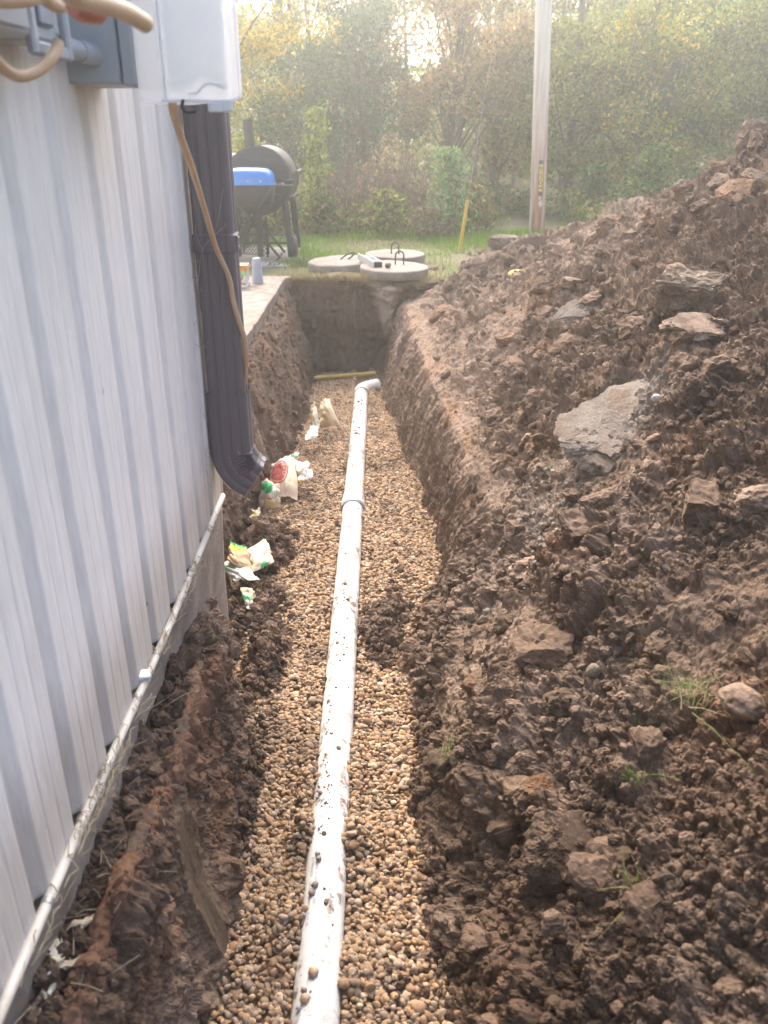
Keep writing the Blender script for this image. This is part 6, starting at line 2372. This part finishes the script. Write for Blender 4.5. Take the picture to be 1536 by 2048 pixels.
def build_brush():
    r = np.random.default_rng(61)
    rr = random.Random(62)
    # low leafy ground cover along the edge of the lawn
    n = 21000
    x = r.uniform(-3.2, 8.5, n)
    edge = 11.0 + .35 * fbm(x * .8, 0, 0, 910, 3) - .25 * sstep(1.2, 2.5, x)
    y = edge + r.random(n) ** 1.4 * 3.0
    away = np.abs(x - 1.95) < .5
    y = np.where(away & (y < 13.2), 13.2 + (y - 10.5) * .3, y)
    edge = np.where(away, np.maximum(edge, 13.2), edge)
    hgt = .22 + .30 * fbm(x * 1.3, y * 1.3, 0, 911, 3) + .16 * (y - edge)
    z = np.clip(hgt, .06, .9) * r.random(n) ** .7
    o = leaf_obj('undergrowth', [leaf_arrays(np.stack([x, y, z + .02], 1), .062, P_BRUSH + P_GREEN, r, 1.7)])
    tag(o, 'low leafy undergrowth along the back of the lawn', 'undergrowth', kind='stuff')
    # dead reddish stalks
    mb = MB()
    for _ in range(620):
        xx = rr.choice((rr.gauss(-.35, .38), rr.gauss(.35, .30), rr.uniform(-1.1, 1.3)))
        yy = rr.uniform(11.2, 12.9)
        h = rr.uniform(.25, .75) * (1 if xx < .8 else .6) * (1.0 + .55 * math.sin(xx * 5.3 + 1) * math.sin(xx * 2.1)) + .45 * rr.random() ** 4
        l = Vector((rr.gauss(0, .13), rr.gauss(0, .08), h))
        p = Vector((xx, yy, 0))
        mb.tube([p, p + l * .6 + Vector((rr.gauss(0, .02), 0, 0)), p + l], [.0048, .004, .002], 3, False)
        for _ in range(2):
            t = rr.uniform(.5, .95)
            s = p + l * t
            mb.tube([s, s + Vector((rr.gauss(0, .09), rr.gauss(0, .06), rr.uniform(-.04, .12)))], [.003, .0015], 3, False)
    o = mb.build('dead_weeds', simple('dead_stalks', (.19, .125, .10), .9, var=.35, scale=4))
    tag(o, 'tangle of dead reddish brown weed stalks in front of the trees', 'weeds', kind='stuff')
    n = 3000
    x = np.where(r.random(n) < .7, r.normal(-.1, .55, n), r.uniform(-1, 1.3, n))
    z = .12 + (.75 + .3 * np.sin(x * 5.3 + 1)) * r.random(n) ** 1.3
    y = r.uniform(11.3, 12.9, n)
    o = leaf_obj('withered_leaves', [leaf_arrays(np.stack([x, y, z], 1), .055, [(.20, .13, .09), (.26, .18, .11), (.15, .10, .075), (.17, .16, .06)], r, 2.6, 1.2)])
    tag(o, 'withered brown leaves hanging on the dead weed stalks', 'leaves', kind='stuff')
    # upright plants one can tell apart
    def plant(name, x, y, h, w, pal, label, n, leaf, elong, stems=7, taper=.8, droop=.2):
        root = tag(empty(name, (x, y, 0)), label, 'plant')
        mb = MB()
        for k in range(stems):
            e = Vector((x + rr.gauss(0, w * .45), y + rr.gauss(0, w * .3), h * rr.uniform(.7, 1.0)))
            mb.tube(curve_pts([(x + rr.gauss(0, .04), y, 0), (x + rr.gauss(0, w * .25), y, h * .5), e], 4), .006, 5, False)
        mb.build('stem', M_TWIG, root)
        z = h * r.random(n) ** .85
        ww = w * (1 - taper * (z / h) ** 1.5)
        k = np.floor(z / h * 9)
        C = np.stack([x + r.normal(0, 1, n) * ww * .5 + .05 * np.sin(k * 2.1 + x), y + r.normal(0, 1, n) * ww * .45, z + .03], 1)
        leaf_obj('foliage', [leaf_arrays(C, leaf, pal, r, elong, droop)], root)
    plant('climbing_vine', -.86, 11.6, 1.42, .20, P_VINE, 'upright pale green vine column beside the dead weeds', 1000, .07, 1.7, 4, .55)
    plant('tall_weed', .80, 10.9, .98, .30, [(.12, .19, .08), (.15, .22, .09), (.10, .15, .07), (.20, .25, .10)], 'bright green bushy weed with feathery tops left of the guy wire', 2000, .062, 3.0, 14, .55)
    plant('leafy_shrub', -1.30, 10.9, .52, .34, P_BRUSH + P_VINE, 'low leafy shrub beside the smoker', 1100, .06, 1.6, 8)
    plant('leafy_shrub', -.75, 11.0, .46, .32, P_GREEN + P_BRUSH, 'low green shrub at the edge of the lawn under the vine', 1000, .06, 1.6, 8)
    plant('leafy_shrub', .05, 11.0, .50, .42, P_BRUSH + P_VINE, 'sprawling olive shrub behind the concrete lids', 1500, .058, 1.7, 10)
    plant('leafy_shrub', .55, 10.6, .34, .34, [(.17, .12, .08), (.13, .10, .06), (.12, .12, .05)], 'withered brown bush behind the lids near the guy wire', 1000, .05, 1.9, 12)
    plant('leafy_shrub', 1.12, 11.4, .55, .36, P_BRUSH, 'dull olive shrub between the guy wire and the pole', 1500, .06, 1.7, 10)
    plant('leafy_shrub', -1.72, 11.3, 1.15, .42, P_VINE + P_YELLOW, 'yellow green bush behind the smoker', 1500, .065, 1.8, 10)
    plant('leafy_shrub', 2.85, 12.2, .75, .4, P_GREEN, 'dark green shrub behind the foot of the pole', 1500, .06, 1.7, 10)
    plant('leafy_shrub', 3.55, 12.0, 1.0, .5, P_GREEN + P_VINE[:1], 'bright green shrub over the ridge of the heap', 1500, .065, 1.7, 10)


build_brush()


def blades(pts, hgt, wid, pal, r, lean=.35, seg=3):
    n = len(pts)
    az = r.uniform(0, 2 * math.pi, n)
    d = np.stack([np.cos(az), np.sin(az), np.zeros(n)], 1)
    s = np.stack([-np.sin(az), np.cos(az), np.zeros(n)], 1)
    ln = np.abs(r.normal(0, lean, n))[:, None]
    V = []
    for k in range(seg + 1):
        t = k / seg
        c = pts + np.array((0, 0, 1)) * (hgt[:, None] * t * (1 - .25 * ln * t)) + d * hgt[:, None] * ln * t ** 2
        w = wid[:, None] * (1 - t) * .5 + .0002
        V += [c - s * w, c + s * w]
    V = np.stack(V, 1)
    m = 2 * (seg + 1)
    FA = []
    for k in range(seg):
        FA.append(np.arange(n)[:, None] * m + np.array((2 * k, 2 * k + 1, 2 * k + 3, 2 * k + 2)))
    pal = np.asarray(pal)
    col = pal[r.integers(0, len(pal), n)] * r.uniform(.75, 1.25, (n, 1))
    return V.reshape(-1, 3), np.concatenate(FA), np.repeat(col, m, 0)


def build_grass():
    r = np.random.default_rng(71)
    pal = [(.15, .29, .035), (.19, .34, .045), (.13, .24, .03), (.24, .34, .06)]
    dry = [(.26, .20, .09), (.20, .17, .07), (.30, .24, .12), (.15, .17, .05)]
    ch = []
    n = 26000
    x, y = r.uniform(-2.9, 3.2, n), r.uniform(8.55, 11.4, n)
    bare = sstep(9.2, 8.7, y + .35 * fbm(x * 2, y * 2, 0, 920, 3)) + .8 * sstep(.25, .5, fbm(x * 1.5, y * 1.5, 0, 921, 3))
    lush = sstep(-.25, .35, fbm(x * .9 + 2, y * .9, 0, 922, 2) + .5 * sstep(.2, -.9, x))
    ok = (r.random(n) > bare * .85) & ~((x < -.92) & (y < 9.75) & (y > 8.3)) & ~((x > .7) & (y < 9.2))
    for (lx, ly, R) in ((.09, 7.92, .32), (-.405, 8.3, .33), (.11, 8.78, .31)):
        ok &= np.hypot(x - lx, y - ly) > R
    x, y, lush = x[ok], y[ok], lush[ok]
    m = len(x)
    h = r.uniform(.03, .075, m) * (.6 + .9 * lush)
    P = np.stack([x, y, np.zeros(m) - .004], 1)
    a = r.random(m) < (.18 + .72 * lush)
    ch.append(blades(P[a], h[a], np.full(a.sum(), .0075), pal, r))
    ch.append(blades(P[~a], h[~a] * .8, np.full((~a).sum(), .006), dry, r, .8))
    n = 5200
    x, y = r.uniform(-.95, .75, n), r.uniform(7.62, 8.8, n)
    ok = np.ones(n, bool)
    for (lx, ly, R) in ((.09, 7.92, .31), (-.405, 8.3, .32), (.11, 8.78, .31)):
        ok &= np.hypot(x - lx, y - ly) > R
    ok &= r.random(n) < (.35 + .65 * np.exp(-((y - 7.7) / .12) ** 2))
    x, y = x[ok], y[ok]
    m = len(x)
    ch.append(blades(np.stack([x, y, np.zeros(m) - .006], 1), r.uniform(.02, .06, m), np.full(m, .005), dry + pal[:1], r, .9))
    n = 2600
    x = r.uniform(-.95, .5, n)
    y = 7.50 + np.abs(r.normal(0, .09, n))
    ok = (np.hypot(x - .09, y - 7.84) > .33) & (r.random(n) < np.where(x < -.15, 1, .25))
    x, y = x[ok], y[ok]
    m = len(x)
    ch.append(blades(np.stack([x, y, .004 + .02 * r.random(m)], 1), r.uniform(.02, .085, m), np.full(m, .004), dry + [(.19, .13, .08), (.24, .18, .10)], r, 1.3))
    # weeds at the corner of the grill pad
    n = 500
    c = np.stack([r.normal(-.83, .13, n), r.normal(8.55, .10, n), np.zeros(n)], 1)
    ch.append(blades(c, r.uniform(.03, .07, n), np.full(n, .016), [(.13, .20, .06), (.16, .22, .08)], r, .9))
    o = leaf_obj('grass', ch, None, M_BLADE)
    tag(o, 'short bright grass and dry stubble around the concrete lids', 'grass', kind='stuff')
    # tufts still rooted in lumps of turf on the heap
    for x, y, n, h, sp, w, label, p2 in ((.745, 1.66, 52, .085, .036, .0036, 'large grass tuft lying on the heap with long pale blades', [(.20, .24, .10), (.28, .30, .15), (.36, .34, .20), (.15, .20, .07)]),
                                        (.545, 1.29, 42, .045, .016, .003, 'small yellow green grass tuft near the big smooth faced clod', [(.25, .26, .10), (.32, .30, .15), (.16, .20, .06)]),
                                        (.145, 1.96, 60, .05, .020, .003, 'dark grass tuft at the gravel edge below the heap', [(.08, .13, .03), (.11, .16, .04)]),
                                        (.66, 1.66, 24, .035, .02, .0025, 'thin grass sprig left of the large tuft', [(.10, .17, .04), (.13, .2, .05)]),
                                        (.58, 1.50, 22, .03, .015, .0025, 'tiny green sprig among the crumbs below the large tuft', [(.10, .17, .04), (.13, .2, .05)])):
        p, nn, c = on_pile(x, y)
        pts = np.array(p)[None, :] + r.normal(0, 1, (n, 3)) * np.array((sp, sp, .003))
        o = leaf_obj('grass_tuft', [blades(pts, h * r.uniform(.5, 1.25, n), np.full(n, w), p2, r, 1.0, 4)], None, M_BLADE)
        tag(o, label, 'grass tuft')
    # fine roots hanging from the end wall
    mb = MB()
    rr = random.Random(9)
    for _ in range(9):
        x = rr.uniform(-.62, -.02)
        z = rr.uniform(-.12, -.02)
        L = rr.uniform(.05, .22)
        P = [Vector((x + rr.gauss(0, .012), 7.40 + rr.uniform(-.03, .03), z - L * t)) for t in (0, .3, .6, 1)]
        mb.tube(curve_pts(P, 3), rr.uniform(.0007, .0016), 4, False)
    P = [Vector((-.25, 7.36, -.05)), Vector((-.255, 7.33, -.2)), Vector((-.25, 7.32, -.34)), Vector((-.235, 7.31, -.43))]
    mb.tube(curve_pts(P, 4), .0028, 5, False)
    o = mb.build('hanging_roots', simple('root_brown', (.20, .15, .11), .9))
    tag(o, 'fine pale roots hanging from the far end wall of the trench', 'roots', kind='stuff')


build_grass()

# ------------------------------------------------------------------ added volume that stands in for veiling sun glare
def build_glare_haze(density=0.0125):
    o = MB().box(-930, 930, -930, 930, -2.2, 9.5).build("glare_haze", None)
    m = bpy.data.materials.new('glare_haze')
    m.use_nodes = True
    nt = m.node_tree
    for n in list(nt.nodes):
        nt.nodes.remove(n)
    v = nt.nodes.new('ShaderNodeVolumePrincipled')
    v.inputs['Color'].default_value = (.97, 1, .94, 1)
    v.inputs['Density'].default_value = density
    v.inputs['Anisotropy'].default_value = .78
    out = nt.nodes.new('ShaderNodeOutputMaterial')
    nt.links.new(v.outputs[0], out.inputs['Volume'])
    o.data.materials.append(m)
    tag(o, 'thin bright volume added over the yard to imitate glare', 'glare_haze', kind='stuff')


build_glare_haze()
